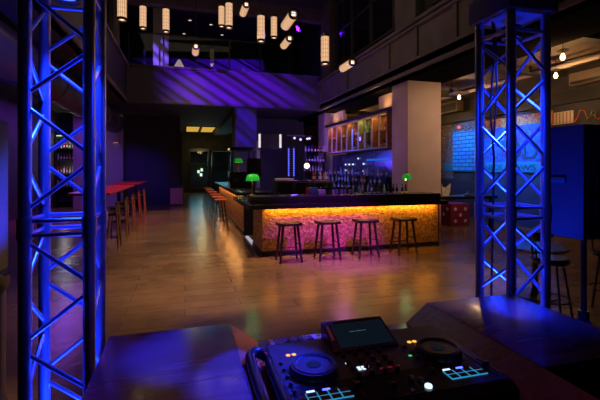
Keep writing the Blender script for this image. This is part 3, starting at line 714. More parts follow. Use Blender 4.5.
for i in range(9):
    put_bottle(random.choice(['clear', 'dark', 'blue', 'clear', 'red']), (3.72+.065*i, 11.5+.1*(i % 3), 1.52), 'standing on the black bar cooler', 'bottles on the bar cooler', .30)
for i in range(12):
    put_bottle(random.choice(['dark', 'clear', 'blue', 'dark']), (4.25+i*.135, 9.55+.05*(i % 2), 1.12), 'behind the raised bar ledge near the plastered column', 'bottles behind the bar ledge', .36)
def glass_cup(x, y, z, lb):
    o = tag(MB().lathe([(0, 0), (.028, 0), (.036, .11), (.033, .11), (.026, .006), (0, .006)], 14).build('tumbler', M['bot_clear']), lb, 'glass', 'tumblers on the bar ledge'); o.location = (x, y, z); return o
g0 = glass_cup(3.40, 8.95, 1.28, 'clear tumbler on the bar ledge in front of the chrome spouts')
for i in range(1, 6):
    dup(g0, (3.40+.105*i, 8.95+.05*(i % 2), 1.28))
# string of tiny white lights on mirror
for k, (py, pz) in enumerate(((16.0, 2.05), (15.6, 2.05), (15.2, 2.05), (14.7, 2.28), (14.2, 2.06), (16.0, 1.8), (14.2, 1.78))):
    o = tag(MB().lathe([(0, -.035)]+[(.035*math.sin(PI*j/8), -.035*math.cos(PI*j/8)) for j in range(1, 8)]+[(0, .035)], 12).build('fairy_light', M['white_led']), 'tiny white round light glowing against the back bar mirror', 'light', 'tiny white lights on back bar mirror')
    o.location = (6.64, py, pz)
# blue lit shelf in the mirror, its light given by a glowing bar
nl = tag(MB().box(6.62, 6.66, 12.2, 13.9, 2.16, 2.24, .01).build('glowing_blue_bar', glow('blue_bar_glow', (.02, .16, .9), .7)), 'glowing blue bar standing for a lit shelf in the back bar mirror', 'light'); 

# bar rear shelves, LED tower, small lights
for k, (x, y, z, w) in enumerate(((5.15, 17.2, 2.6, 1.1), (5.2, 17.2, 2.15, 1.0), (5.1, 17.2, 1.72, 1.0))):
    o = thing('wall_shelf', 'dark glass bottle shelf behind the bar, '+['highest of three', 'middle of three', 'lowest of three'][k], 'shelf', (x, y, z), 0, 'shelves behind the bar')
    MB().box(0, w, 0, .3, 0, .03, .004).build('board', M['black_gloss'], o)
    for s in (.06, w-.09): MB().box(s, s+.03, .0, .3, -.4 if k < 2 else -1.72, -.001).build('bracket', M['steel'], o)
    for i in range(7):
        put_bottle(random.choice(['clear', 'blue', 'dark', 'red', 'clear']), (x+.1+i*(w-.2)/6, y+.15, z+.03), 'on rear shelf behind the bar, '+['highest', 'middle', 'lowest'][k]+' of three', 'bottles on rear shelves behind the bar')
tw = thing('led_tower', 'slim tower of blue lights rising behind the bar', 'light tower', (4.45, 17.4, 0))
for s in (0, .24):
    MB().box(s, s+.05, 0, .05, 0, 2.85).build('upright', M['steel'], tw)
    for i in range(12): MB().box(s+.005, s+.045, -.02, -.001, 1.55+i*.105, 1.60+i*.105).build('light_cell', M['blue_led'], tw)
for i in range(6): MB().box(.05, .24, .01, .04, 1.6+i*.22, 1.63+i*.22).build('rung', M['steel'], tw)
for k, (x, z) in enumerate(((4.72, 3.24), (5.0, 3.18), (5.32, 3.22), (5.42, 3.24))):
    p = thing('spotlight', 'small violet spotlight above the rear bar shelves, %s from the plain grey door' % ['first', 'second', 'third', 'fourth'][k], 'light', (x, 17.3, z), 0, 'violet spotlights behind the bar')
    MB().lathe([(.05, 0), (.055, -.1), (0, -.1)], 14, Matrix.Rotation(PI/2, 4, 'X')).build('can', M['black'], p)
    MB().lathe([(0, .005), (.048, .005)], 14, Matrix.Rotation(PI/2, 4, 'X')).build('lens', M['purple_spot'], p)
struct(MB().box(4.4, 5.6, 17.38, 17.44, 3.32, 3.38).build('trim_6', M['black']))
struct(MB().box(2.95, 3.75, 20.6, 20.75, 0, 3.3).build('door_4', M['grey']))
sl = thing('slatted_screen', 'dark slatted hanging screen between two slim white tube lights', 'screen', (2.95, 16.6, 2.72))
for i in range(7): MB().box(.10+i*.11, .15+i*.11, 0, .04, 0, .62).build('slat', M['steel'], sl)
MB().box(0, .95, 0, .05, .62, .68).build('top_rail', M['black'], sl); MB().box(0, .95, 0, .05, -.05, 0).build('bottom_rail', M['black'], sl)
for s in (.15, .8): MB().cyl((s, .025, .68), (s, .025, 1.88), .008, seg=6).build('hanger', M['black'], sl)
for k, x in enumerate((2.99, 3.88)):
    o = thing('tube_light', 'slim white tube light at the %s edge of the hanging slatted screen' % ['corner lamp side', 'globe lamp side'][k], 'light', (x, 16.5, 2.72), 0, 'slim tube lights by the slatted screen')
    MB().cyl((0, 0, .03), (0, 0, .60), .045, seg=14).build('tube', glow('tube_white_%d' % k, (.85, .75, .75), 1.0), o)
    MB().cyl((0, 0, 0), (0, 0, .03), .05, seg=14).build('end_cap', M['black'], o)
    MB().cyl((0, 0, .60), (0, 0, .66), .05, seg=14).build('end_cap', M['black'], o)
    MB().cyl((0, 0, .66), (0, 0, 1.88), .006, seg=6).build('cord', M['black'], o)
# hanging banner in front of the bulkhead is the column; ceiling light panels
for k, x in enumerate((.05, 1.05, 2.05)):
    o = thing('ceiling_light_panel', 'glowing yellow ceiling panel over the far bar arm, %s from the partition' % ['first', 'second', 'third'][k], 'ceiling light', (x, 26.6, 4.6), 0, 'yellow ceiling panels near the entrance')
    if k == 2: continue_w = .0
    MB().box(0, .9, 0, 3.6, -.05, -.0005).build('frame', M['black'], o)
    MB().box(.05, .85, .05, 3.55, -.06, -.051).build('diffuser', M['yellow_panel'], o)

# pink pedestal at pier
pk = thing('host_stand', 'small pink cabinet standing against the dark pier', 'cabinet', (-.72, 21.3, 0))
MB().box(0, .62, 0, .55, .05, .88, .01).build('body', M['pinkbox'], pk)
MB().box(-.02, .64, -.02, .57, .88, .92, .005).build('top', M['stoolwood'], pk)
MB().box(.02, .60, .03, .55, 0, .05).build('plinth', M['black'], pk)
# things seen beyond the entrance
for k, (x, z, c) in enumerate(((1.05, 1.6, (.75, 1, .65)), (1.30, 1.75, (.75, 1, .65)), (1.25, 1.35, (.9, 1, .8)), (4.1, 2.3, (.1, .6, .8)))):
    o = tag(MB().box(-.09, .09, -.03, .03, -.12, .12, .01).build('small_lamp' if k == 3 else 'distant_light', glow('far_glow_%d' % k, c, 1.2)), ['pale green light beyond the glass door, small and low on one side', 'pale green light beyond glass door, highest of the pale green ones', 'pale green light beyond glass door, lowest of them', 'small teal light beside the far bar arm'][k], 'light'); o.location = (x, 33.3, z)  # glowing boxes for lights beyond the door, the teal one an exit lamp

# ================================================================ LEFT AISLE
dt = thing('air_duct', 'fat dark round ventilation duct under the side gallery', 'duct', (-3.2, 0, 0))
MB().cyl((0, 3.0, 4.0), (0, 20.5, 4.0), .45, seg=28).build('pipe', M['duct'], dt)
for y in (5, 7, 9, 11, 13, 15, 17, 19): MB().torus(.455, .02, 0, 28, 8, Matrix.Translation((0, y, 4.0)) @ Matrix.Rotation(PI/2, 4, 'X')).build('joint_ring', M['duct'], dt)
for k, (y0, y1, lb) in enumerate(((10.9, 15.9, 'long red-topped high table along side aisle, nearest the truss'), (17.2, 21.2, 'long red-topped high table by the navy partition'))):
    t = thing('high_table', lb, 'table', (-2.75, y0, 0), 0, 'red high tables in the side aisle')
    MB().box(0, .95, 0, y1-y0, 1.22, 1.28, .01).build('tabletop', M['redtop'], t)
    for y in (.35, y1-y0-.45):
        MB().box(.43, .53, y, y+.1, .03, 1.22).build('leg', M['black'], t)
        MB().box(.2, .76, y-.2, y+.3, 0, .03, .005).build('foot', M['black'], t)
def high_chair(label, x, y):
    t = thing('bar_chair', label, 'chair', (x, y, 0), PI/2, 'bar chairs along the red tables')
    MB().box(-.2, .2, -.2, .2, .78, .84, .02).build('seat', M['black'], t)
    MB().box(-.2, .2, -.215, -.18, .90, 1.10, .012).build('backrest', M['black'], t)
    for sx in (-1, 1):
        MB().cyl((sx*.22, .22, 0), (sx*.17, .16, .785), .02, .022, seg=10).build('leg', M['legwood'], t)
        MB().cyl((sx*.22, -.25, 0), (sx*.18, -.19, 1.06), .021, .024, seg=10).build('leg', M['legwood'], t)
    MB().cyl((-.2, .195, .28), (.2, .195, .28), .012, seg=8).build('stretcher', M['steel'], t)
    return t
# chairs face the table (towards -x); back to the aisle
p3 = high_chair('bar chair with pale wooden legs at the red tables, closest to the truss tower', -1.75, 10.4)
for y, lb in ((11.9, 'second from the truss tower'), (13.4, 'third from the truss tower'), (15.1, 'fourth from the truss tower'), (16.9, 'at the gap between tables')):
    dup(p3, (-1.75, y, 0), PI/2, 'bar chair with pale wooden legs at the red tables, '+lb)
for y in (10.5, 14.2, 18.2): MB().cyl((0, y, 4.44), (0, y, 4.6), .012, seg=8).build('hanger', M['steel'], dt)
sc = thing('wall_lamp', 'small box wall lamp on the pillar above the red tables', 'lamp', (-3.30, 21.53, 3.18))
MB().box(-.12, .12, -.10, .068, -.02, .16, .01).build('lamp_body', mat('lamp_body', (.35, .22, .2), .5), sc)
MB().box(-.1, .1, -.085, .05, -.035, -.021).build('lens', glow('sconce_glow', (1, .45, .4), .5), sc)
# bottle shelf on the left wall
bs = thing('drinks_shelf', 'tall dark shelf of lit drinks seen through the truss', 'shelf unit', (-5.95, 21.5, 0))
MB().box(0, .95, .42, .46, 0, 3.5).build('back_panel', M['black'], bs)
for x in (0, .91): MB().box(x, x+.04, 0, .42, 0, 3.5).build('side_panel', M['black'], bs)
for z in (.3, .95, 1.6, 2.25, 2.8): MB().box(.04, .91, .0, .42, z, z+.04).build('shelf', M['steel'], bs)
MB().box(.04, .91, 0, .42, 3.46, 3.5).build('top', M['black'], bs)
MB().box(.06, .89, .02, .06, 3.42, 3.459).build('light_strip', glow('shelf_strip', (.6, 1, .7), 1.2), bs)
point('shelf_light', (-5.45, 21.40, 3.25), (.8, 1, .75), 9, .05)
point('shelf_light', (-5.45, 21.2, 1.9), (.9, .7, .8), 5, .05)
for k, z in enumerate((.99, 1.64, 2.29, 2.84)):
    for i in range(7):
        put_bottle(random.choice(['red', 'amber', 'green', 'clear', 'blue']), (-5.85+i*.125, 21.66, z), 'on tall shelf behind the truss, '+['lowest', 'second', 'third', 'top'][k]+' board', 'bottles on the tall side shelf', .36)

# ================================================================ RIGHT AISLE
mu = thing('wall_mural', 'blue-lit graffiti and brick mural covering the wall beyond the truss', 'mural', (10.58, 0, 0))
MB().box(-.03, 0, 14.0, 15.3, 1.45, 3.7).build('graffiti_panel', M['graf_mix'], mu)
MB().box(-.05, 0, 12.2, 14.0, 1.80, 3.35).build('brick_panel', M['bluebrick'], mu, 'glowing blue brick area')
MB().box(-.03, 0, 12.2, 14.0, 3.35, 3.7).build('graffiti_panel', M['graf_mix'], mu)
MB().box(-.03, 0, 9.4, 12.2, 2.10, 3.30).build('graffiti_panel', M['graf_blue'], mu)
MB().box(-.03, 0, 9.4, 12.2, 3.30, 3.62).build('drip_border', M['graf_warm'], mu, 'orange and red drips')
MB().box(-.045, 0, 9.4, 14.6, 1.76, 2.10, .004).build('lettering_band', M['letter_teal'], mu)
R = Matrix(((0, 0, -1, 0), (-1, 0, 0, 0), (0, 1, 0, 0), (0, 0, 0, 1)))
text_mesh('lettering', 'OD', .92, Matrix.Translation((-.035, 10.55, 2.18)) @ R, M['letter_green'], mu, .012, .95)
text_mesh('lettering', 'NEDS', .26, Matrix.Translation((-.05, 11.75, 1.83)) @ R, M['letter_green'], mu, .008, 1.3)
text_mesh('lettering', 'AWS', .26, Matrix.Translation((-.05, 10.4, 1.83)) @ R, M['letter_green'], mu, .008, 1.5)
for k, (y, z) in enumerate(((14.45, 3.45), (13.95, 3.5))):
    pass
rl = tag(MB().lathe([(0, -.06)]+[(.06*math.sin(PI*j/8), -.06*math.cos(PI*j/8)) for j in range(1, 8)]+[(0, .06)], 14).build('small_lamp', glow('red_glow', (1, .12, .12), 1.6)), 'small red glowing lamp above the blue brick wall', 'light'); rl.location = (10.44, 13.5, 3.52)
struct(MB().box(10.5, 10.6, -3, 22, 3.75, 4.1).build('trim_7', M['black']))
struct(MB().box(10.45, 10.6, -3, 22, 0, 1.40).build('wainscot_wall', M['wall_blue']))
ac = thing('air_conditioner', 'beige box air conditioner high on the wall by the hanging bulbs', 'air conditioner', (10.28, 7.55, 4.18))
MB().box(0, .3, 0, 1.1, 0, .34, .02).build('casing', mat('ac_beige', (.20, .15, .11), .5), ac)
MB().box(-.012, -.001, .05, 1.05, .02, .10).build('vent', M['steel'], ac)
ac2 = thing('air_conditioner', 'dark-grilled beige vent box on the wall next to the plastered column', 'air conditioner', (10.28, 13.4, 4.14))
MB().box(0, .3, 0, 1.5, 0, .45, .02).build('casing', mat('ac_beige2', (.20, .15, .11), .5), ac2)
MB().box(-.012, -.001, .1, 1.4, .06, .36).build('vent', M['black'], ac2)
pp = tag(MB().cyl((9.7, -2, 4.62), (9.7, 20, 4.62), .06, seg=12).build('ceiling_pipe', M['column']), 'long warm-lit pipe running under the side ceiling', 'pipe')
pp = tag(MB().cyl((9.3, -2, 4.6), (9.3, 20, 4.6), .035, seg=10).build('ceiling_pipe', M['steel']), 'thin dark pipe under the side ceiling', 'pipe')
for k, (x, y, z, lb) in enumerate(((7.8, 6.7, 4.30, 'bare warm bulb hanging from side ceiling, higher of the pair by the truss'), (9.2, 8.1, 4.30, 'bare warm bulb hanging from side ceiling, lower of the pair by the truss'), (8.9, 11.5, 4.30, 'warm bulb under a wide dark dish shade beside the plastered column'), (8.6, 15.2, 4.30, 'added unseen warm bulb behind the hanging cabinets, brightening the side aisle'), (8.6, 19.0, 4.30, 'added unseen warm bulb behind the purple pillar, brightening the side aisle'))):  # last two bulbs are added out of view to warm the soffit
    t = thing('pendant_bulb', lb, 'pendant lamp', (x, y, z), 0, 'hanging bulbs in the side aisle')
    MB().lathe([(0, -.09), (.03, -.08), (.05, -.03), (.035, .03), (.02, .06)], 16).build('bulb', M['edison'], t)
    MB().cyl((0, 0, .06), (0, 0, .13), .028, seg=12).build('socket', M['brass'], t)
    MB().cyl((0, 0, .13), (0, 0, .45), .006, seg=6).build('cord', M['black'], t)
    MB().lathe([(.03, .16), (.07, .15), (.12 if k < 2 else .34, .13), (.12 if k < 2 else .34, .12)], 24).build('dish_shade', M['steel'], t)
    point('bulb_light', (x, y, z-.18), (1, .55, .2), 30 if k < 2 else 36, .06)
wp = thing('wall_panel_art', 'small cream striped panel with orange edge above the loudspeaker', 'wall panel', (10.56, 9.12, 3.18))
MB().box(0, .03, -.36, .34, 0, .36).build('board', M['cream'], wp)
for q in range(6): MB().box(-.008, -.001, -.30+q*.11, -.27+q*.11, .02, .34).build('stripe', M['legwood'], wp)
MB().box(-.02, -.001, .28, .34, 0, .36).build('edge', M['orange'], wp)
ns = thing('wall_outline_art', 'small orange and green outline figure mounted above the loudspeaker', 'wall decoration', (10.55, 8.25, 3.15))
MB().tube([(0, -.45, .06), (0, -.2, .06), (0, -.1, .2), (0, .05, .05), (0, .15, .32), (0, .28, .36), (0, .34, .18), (0, .45, .04)], .014, 8).build('orange_outline', M['orange'], ns)
MB().tube([(0, -.12, .02), (0, -.16, .26), (0, -.06, .3), (0, 0, .12), (0, .1, .1)], .012, 8).build('green_outline', mat('green_tube', (.1, .4, .1), .4), ns)
point('art_light', (10.2, 8.6, 3.55), (1, .55, .25), 3, .05)
# dark stools and table to the right, beyond the booth
def dark_chair(label, x, y, rz):
    t = thing('bar_chair', label, 'chair', (x, y, 0), rz, 'dark chairs beyond the booth')
    MB().lathe([(0, .70), (.2, .70), (.22, .73), (.2, .77), (0, .765)], 24).build('seat', M['black_gloss'], t)
    pts = [(.23*math.cos(a), .23*math.sin(a), 1.02) for a in [PI*(.05+.9*k/16) for k in range(17)]]
    MB().tube(pts, .03, 8).build('backrest', M['black_gloss'], t)
    for a in (.15, .5, .85): MB().cyl((.2*math.cos(PI*a), .2*math.sin(PI*a), .74), (.23*math.cos(PI*a), .23*math.sin(PI*a), 1.02), .012, seg=8).build('spindle', M['steel'], t)
    for k in range(4):
        a = PI/4+k*PI/2; MB().cyl((.27*math.cos(a), .27*math.sin(a), 0), (.15*math.cos(a), .15*math.sin(a), .71), .014, seg=8).build('leg', M['steel'], t)
    MB().torus(.235, .01, .25, 24, 6).build('foot_ring', M['steel'], t)
    return t
d0 = dark_chair('dark round-backed bar chair beyond the truss, under the loudspeaker', 4.45, 4.0, .4)
dup(d0, (5.6, 4.1, 0), 2.2, 'dark round-backed bar chair far side of the round table, half behind speaker stand')
rt = thing('round_table', 'dark round table with single pedestal between dark chairs beyond the booth', 'table', (5.0, 4.75, 0))
MB().lathe([(0, .70), (.42, .70), (.44, .72), (.42, .74), (0, .74)], 36).build('tabletop', M['black_gloss'], rt)
MB().cyl((0, 0, .03), (0, 0, .70), .04, seg=14).build('pedestal', M['steel'], rt)
MB().lathe([(0, 0), (.28, 0), (.28, .02), (.06, .04), (0, .04)], 30).build('foot', M['steel'], rt)

# ================================================================ LANTERNS
def pleat(r0, r1, z0, z1, n, mtx=None):
    m = MB(); P = [((r0 if k % 2 else r1)*math.cos(PI*k/n), (r0 if k % 2 else r1)*math.sin(PI*k/n)) for k in range(2*n)]
    return m.prism(P, z0, z1, 'z', mtx)
def lantern_v(label, x, y, zc, Lh=.82, D=.22):
    t = thing('pendant_lantern', label, 'lantern', (x, y, zc), 0, 'ribbed cylinder lanterns in the atrium')
    r = D/2
    pleat(r, r*.90, -Lh/2+.07, Lh/2-.07, 14).build('pleated_shade', M['shade'], t, smooth=False)
    for z in (-Lh/2, Lh/2-.07): MB().lathe([(0, z), (r*1.03, z), (r*1.05, z+.035), (r*1.03, z+.07), (0, z+.07)], 20).build('end_cap', M['steel'], t)
    MB().cyl((0, 0, Lh/2), (0, 0, 9.3-zc), .008, seg=6).build('rod', M['black'], t)
    rb = MB()
    for q in range(14): rb.cyl((r*math.cos(q*PI/7), r*math.sin(q*PI/7), -Lh/2+.07), (r*math.cos(q*PI/7), r*math.sin(q*PI/7), Lh/2-.07), .0045, seg=5)
    for q in range(1, 6): rb.torus(r, .003, -Lh/2+.07+q*(Lh-.14)/6, 24, 5)
    rb.build('rib_cage', M['brass'], t)
    point('lantern_light', (x, y, zc-Lh/2-.06), WARM, 3.0, .08)
    return t
def lantern_h(label, x, y, zc, Lh=.82, D=.22):
    t = thing('pendant_lantern', label, 'lantern', (x, y, zc), 0, 'ribbed cylinder lanterns in the atrium')
    r = D/2; R_ = Matrix.Rotation(-PI/2, 4, 'X')
    pleat(r, r*.90, .05, Lh-.05, 14, R_).build('pleated_shade', M['shade'], t, smooth=False)
    MB().lathe([(r*.62, .0), (r*1.06, -.02), (r*1.06, .05), (r*.62, .05), (r*.62, 0)], 24, R_).build('end_ring', M['steel'], t)
    MB().lathe([(0, Lh-.05), (r*1.05, Lh-.05), (r*1.05, Lh), (0, Lh)], 24, R_).build('end_cap', M['steel'], t)
    MB().lathe([(0, .01), (r*.35, .02), (r*.35, .049), (0, .049)], 16, R_).build('bulb', M['bulb'], t)
    MB().box(-r*.62, r*.62, .01, .03, -.008, .008).box(-.008, .008, .01, .03, -r*.62, r*.62).build('cross_bar', M['steel'], t)
    rb = MB()
    for q in range(14): rb.cyl((r*math.cos(q*PI/7), .05, r*math.sin(q*PI/7)), (r*math.cos(q*PI/7), Lh-.05, r*math.sin(q*PI/7)), .0045, seg=5)
    for q in range(1, 6): rb.torus(r, .003, .05+q*(Lh-.1)/6, 24, 5, R_)
    rb.build('rib_cage', M['brass'], t)
    for y_ in (.15, Lh-.15): MB().cyl((0, y_, r), (0, y_, 9.3-zc), .006, seg=6).build('wire', M['black'], t)
    return t
FWD = Vector((math.sin(YAW), math.cos(YAW))); RGT = Vector((math.cos(YAW), -math.sin(YAW)))
def at(px, py, d):
    v = FWD*d + RGT*((px-300)/400*d); return v.x, v.y, 1.9+(168-py)/400*d
for px, py, d, lb in ((122, 4, 9.8, 'upright ribbed lantern at the side gallery, longest in view'), (143, 17, 13.4, 'upright ribbed lantern over the striped white pillar, second from the side gallery'),
                      (166, 20, 13.1, 'upright ribbed lantern over the striped white pillar, third from the side gallery'), (221.5, 16, 14.9, 'shorter upright lantern of the close pair in mid air'),
                      (229, 15, 12.2, 'longer upright lantern of the close pair in mid air'), (261, 28, 11.7, 'upright ribbed lantern beside the tilted pair, the larger of two'),
                      (274, 27, 14.3, 'upright ribbed lantern beside the tilted pair, the smaller of two'), (325, 49.5, 10.9, 'upright ribbed lantern alone against the dark gallery corner')):
    lantern_v(lb, *at(px, py, d))
for px, py, d, lb in ((294, 13.5, 8.6, 'horizontal ribbed lantern showing its ring end, larger of the tilted pair'), (290, 38, 11.6, 'horizontal ribbed lantern showing its ring end, smaller of the tilted pair'),
                      (353, 62, 11.2, 'horizontal ribbed lantern by the grey gallery fascia'), (246.5, 4, 12.0, 'horizontal ribbed lantern high near the top above the mid-air pair'),
                      (196, 46, 12.5, 'horizontal ribbed lantern seen almost end on before the balcony glass')):
    lantern_h(lb, *at(px, py, d))
# mezzanine downlights
for k, (x, y) in enumerate([at(190, 30, 20)[:2], at(211, 32, 20.6)[:2], at(184, 46, 22)[:2], at(222, 47.5, 22.2)[:2]]):
    o = thing('downlight', 'small round ceiling downlight above the back mezzanine, '+['brighter front one nearer side gallery', 'front one farther from side gallery', 'rear one nearer side gallery', 'rear one farther from side gallery'][k], 'ceiling light', (x, min(y, 23.2), 9.3), 0, 'downlights above the mezzanine')
    MB().lathe([(.09, 0), (.12, -.02), (.09, -.03), (.085, -.01)], 20).build('trim_ring', M['steel'], o)
    MB().lathe([(0, -.012), (.084, -.012)], 20).build('lens', M['downlight'], o)
ml = thing('table_lamp', 'lit pale lampshade on the mezzanine behind the glass guard', 'lamp', (-.25, 18.6, 6.2))
MB().cyl((0, 0, 0), (0, 0, .25), .03).build('stand', M['steel'], ml)
MB().lathe([(.28, .1), (.05, .52), (0, .52)], 20).build('lamp_shade', glow('lamp_cream', (.75, .55, .5), .5), ml)
struct(MB().box(-6, 6.4, 17.95, 23.5, 4.8, 5.0).build('mezzanine_floor', M['ceil']))
lt = thing('side_table', 'low dark table holding the lampshade on the mezzanine', 'table', (-.25, 18.6, 5.0))
MB().box(-.4, .4, -.3, .3, 1.14, 1.2).build('tabletop', M['black'], lt)
for sx in (-.35, .3):
    for sy in (-.25, .2): MB().box(sx, sx+.05, sy, sy+.05, 0, 1.14).build('leg', M['black'], lt)

# ================================================================ LIGHTS
# stage washes: blue inside the towers
for x, y in ((-.635, 1.90), (1.704, 1.775)):
    spot('tower_down', (x+.12, y+.12, 2.64), (x+.12, y+.12, 0), BLUE, 190, 62, .5, .04)
    spot('tower_up', (x+.12, y+.12, .48), (x+.12, y+.12, 3), BLUE, 230, 62, .6, .04)
spot('beam_cross', (1.50, 1.55, 2.75), (-.50, 1.98, 1.75), BLUE, 80, 30, .9, .02)
spot('beam_cross', (-.40, 1.60, 2.75), (1.85, 1.85, 1.85), BLUE, 110, 26, .9, .02)
# narrow blue beams added to brighten the booth and loudspeakers
spot('beam_cheek', (1.55, 1.95, 2.7), (.235, 1.30, 1.20), BLUE, 2000, 11, .4, .02)
spot('beam_wing', (-.62, 1.55, 2.75), (.02, 1.50, 1.24), BLUE, 800, 19, .8, .003)
fl = thing('added_flag_spotlight', 'added unseen blue spotlight with a flag plate shaping light on the booth wing', 'stage light', (-.62, 1.55, 2.75))  # added out of view; its flag cuts the blue edge on the wing
MB().box(.052, .20, -.10, .10, -.125, -.120).build('flag_plate', M['black'], fl)
MB().cyl((-.03, 0, .08), (0, 0, .012), .04, .04, seg=14).build('can', M['black'], fl)
MB().cyl((-.02, 0, .06), (-.02, .36, .06), .012, seg=8).build('clamp_arm', M['steel'], fl)
MB().cyl((.10, 0, -.12), (-.02, 0, .06), .006, seg=6).build('flag_arm', M['steel'], fl)
spot('beam_wing', (1.66, 1.60, 2.62), (1.50, 1.52, 1.24), BLUE, 900, 14, .7, .02)
spot('beam_desk', (1.20, 1.95, 2.7), (.46, 1.62, 1.16), BLUE, 420, 10, .5, .02)
spot('beam_speaker', (1.72, 2.15, .9), (2.45, 2.15, 1.7), BLUE, 420, 40, 1, .02)
spot('beam_speaker', (-.75, 2.6, 1.0), (-1.40, 3.7, 1.6), BLUE, 1600, 32, .9, .02)
spot('booth_rose', (.5, 4.6, 7.5), (.25, 1.5, 1.2), (1, .16, .22), 150, 20, .9, .2)  # pink fill added over the booth, no fitting there
# amber strip under the bar top
area('bar_amber', (3.78, 8.43, 1.012), None, (1, .40, .03), 19, 4.2, .03, (math.radians(12), 0, 0))
area('bar_arm_amber', (1.54, 15.6, 1.10), None, (1, .45, .12), 26, .03, 8.2, (0, math.radians(-12), 0))
# magenta wash at the stools, from an overhead projector
spot('bar_magenta', (3.3, 3.6, 4.9), (3.05, 8.3, .25), MAGENTA, 1500, 28, .7, .1)
spot('floor_magenta', (3.2, 4.4, 5.2), (3.3, 7.7, 0), MAGENTA, 1500, 26, .8, .1)
# general warm downlights over the floor
for x, y, w, a in ((1.2, 7.4, 2900, 42), (3.9, 6.0, 1300, 32), (.2, 11.5, 2200, 46), (.2, 16.5, 1400, 50), (-.6, 6.4, 600, 34)):
    if w: spot('house_light', (x, y, 9.0), (x, y, 0), (1, .63, .37), w, a, .9, .2)
area('atrium_fill', (1.2, 12, 9.2), (1.8, 12, 0), (1, .74, .5), 25, 4, 7)
spot('fascia_wash', (-1.8, 7.0, 8.6), (6.1, 10.5, 5.2), (1, .78, .52), 170, 55, .9, .3)
point('entry_warm', (1.2, 29.5, 3.4), (1, .75, .25), 22, .3)
area('entry_teal', (2.0, 33.6, 2.5), (2.0, 31, 1.2), (.25, .8, .9), 30, 4, 1)
point('bar_rose', (4.2, 10.3, 2.5), (1, .25, .75), 14, .1)  # pink fill added above the bar, no pendant there
spot('drum_warm', (.3, 5.5, 4.4), (-1.6, 3.6, .5), (1, .62, .35), 300, 22, .8, .1)
# left aisle purple / far aisle
area('aisle_violet', (-4, 17.5, 4.3), (-4, 17.5, 0), (.30, .06, 1), 150, 2, 4)
spot('aisle_magenta', (-1.5, 12, 4.4), (-2.6, 14.5, 1.2), (1, .05, .25), 400, 60, .7)
spot('aisle_blue', (-1.5, 17.0, 4.4), (-2.4, 22, .5), (.08, .05, 1), 260, 50, .9)
# bar interior colours
area('bar_blue', (5.4, 14.5, 2.5), (6.4, 14.5, 1.5), (.03, .12, 1), 22, .1, 4)
point('bar_violet', (5.3, 16.2, 3.2), (.30, .10, 1), 60, .1)
spot('door_light', (3.3, 18.6, 4.4), (3.35, 20.6, 1.8), (1, .8, .75), 60, 50, .8, .1)  # fill added so the grey door shows
point('bar_violet_low', (4.3, 16.2, 2.2), (.14, .06, 1), 60, .1)
for y, w in ((17.0, 9), (12.2, 9)): area('added_cove_light', (6.45, y, 3.90), (6.62, y, 4.25), (1, .52, .16), w, .05, 1.3)  # lamps added on top of the cabinets to warm the panels
# mural
for k, (y, ty, tz, c, w) in enumerate(((13.3, 13.1, 2.5, (.02, .30, 1), 520), (10.9, 10.8, 2.30, (.012, .20, 1), 1900))):
    spot('mural_spot', (8.2, y, 4.30), (10.6, ty, tz), c, w, 62, .8, .04)
    o = thing('added_track_spotlight', 'small dark added spotlight for lighting the '+('blue brick part of the mural' if k == 0 else 'lettered part of the mural'), 'stage light', (8.2, y, 4.32), 0, 'added mural spotlights')  # lamps lighting the mural and these bodies are both added
    MB().cyl((-.10, 0, .10), (0, 0, .01), .05, .05, seg=14).build('can', M['black'], o)
    MB().cyl((-.05, 0, .05), (-.05, 0, .43), .012, seg=8).build('stem', M['black'], o)
area('mural_warm', (10.2, 10.8, 3.72), (10.6, 10.8, 3.4), (1, .40, .1), 2, .1, 2.4)
# warm on the right column, from the aisle
spot('column_warm', (8.6, 7.6, 4.2), (7.0, 10.6, 2.4), (1, .60, .38), 190, 80, .8, .2)
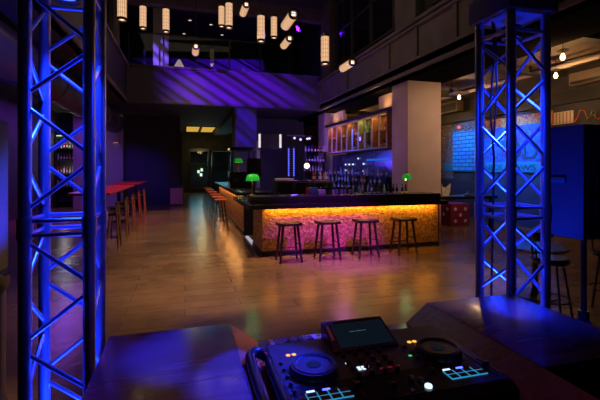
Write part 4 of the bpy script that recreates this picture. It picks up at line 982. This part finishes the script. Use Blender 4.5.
# gobo projectors: lamps behind slatted plates with barn doors, throwing the diagonal stripes on the mezzanine front
def gobo(gp, tg, w, h, power, ang, label, col, cone=50):
    gp, tg = Vector(gp), Vector(tg); dirv = (tg-gp).normalized()
    spot('gobo_lamp', gp, tg, col, power, cone, 1.0, .0028)
    qm = dirv.to_track_quat('-Z', 'Y').to_matrix().to_4x4()
    gb = thing('gobo_spotlight', label, 'stage light', gp)
    gm = MB(); rot = Matrix.Rotation(math.radians(ang), 4, 'Z'); u = -.2
    while u < .2:
        ww = random.uniform(.0012, .008)
        gm.box(-.25, .25, u, u+ww, -.301, -.300, 0, qm @ rot); u += ww+random.uniform(.002, .009)
    gm.build('slatted_plate', M['black'], gb)
    MB().box(-.26, -w/2, -.26, .26, -.315, -.312, 0, qm).box(w/2, .26, -.26, .26, -.315, -.312, 0, qm).box(-w/2, w/2, -.26, -h/2, -.315, -.312, 0, qm).box(-w/2, w/2, h/2, .26, -.315, -.312, 0, qm).build('barn_door', M['black'], gb)
    MB().cyl((0, 0, .05), (0, 0, 9.3-gp.z), .02, seg=8).build('hanger', M['steel'], gb)
gobo((-1.9, 6.0, 4.75), (2.1, 17.8, 5.45), .30, .040, 30000, -33, 'stripe projector aimed at the mezzanine front', (.16, .006, 1), 33)
gobo((2.3, 5.2, 7.2), (2.6, 17.8, 3.75), .024, .038, 14000, -40, 'stripe projector aimed at the bar pillar', (.07, .01, 1), 40)
gobo((.9, 6.0, 4.9), (-1.08, 19.6, 7.1), .018, .034, 14000, -40, 'stripe projector aimed at the white mezzanine pillar', (.30, .10, 1), 40)
gobo((5.5, 18.6, 8.8), (1.4, 23.5, 6.8), .34, .13, 4500, -35, 'stripe projector on the mezzanine ceiling', (.12, .008, 1), 70)

wd = bpy.data.worlds.new('world'); S.world = wd; wd.use_nodes = True
bg = wd.node_tree.nodes['Background']; bg.inputs[0].default_value = (.3, .35, .6, 1); bg.inputs[1].default_value = .002
S.view_settings.view_transform = 'Standard'; S.view_settings.look = 'None'; S.view_settings.gamma = 1; S.view_settings.use_curve_mapping = False
S.view_settings.exposure = 0
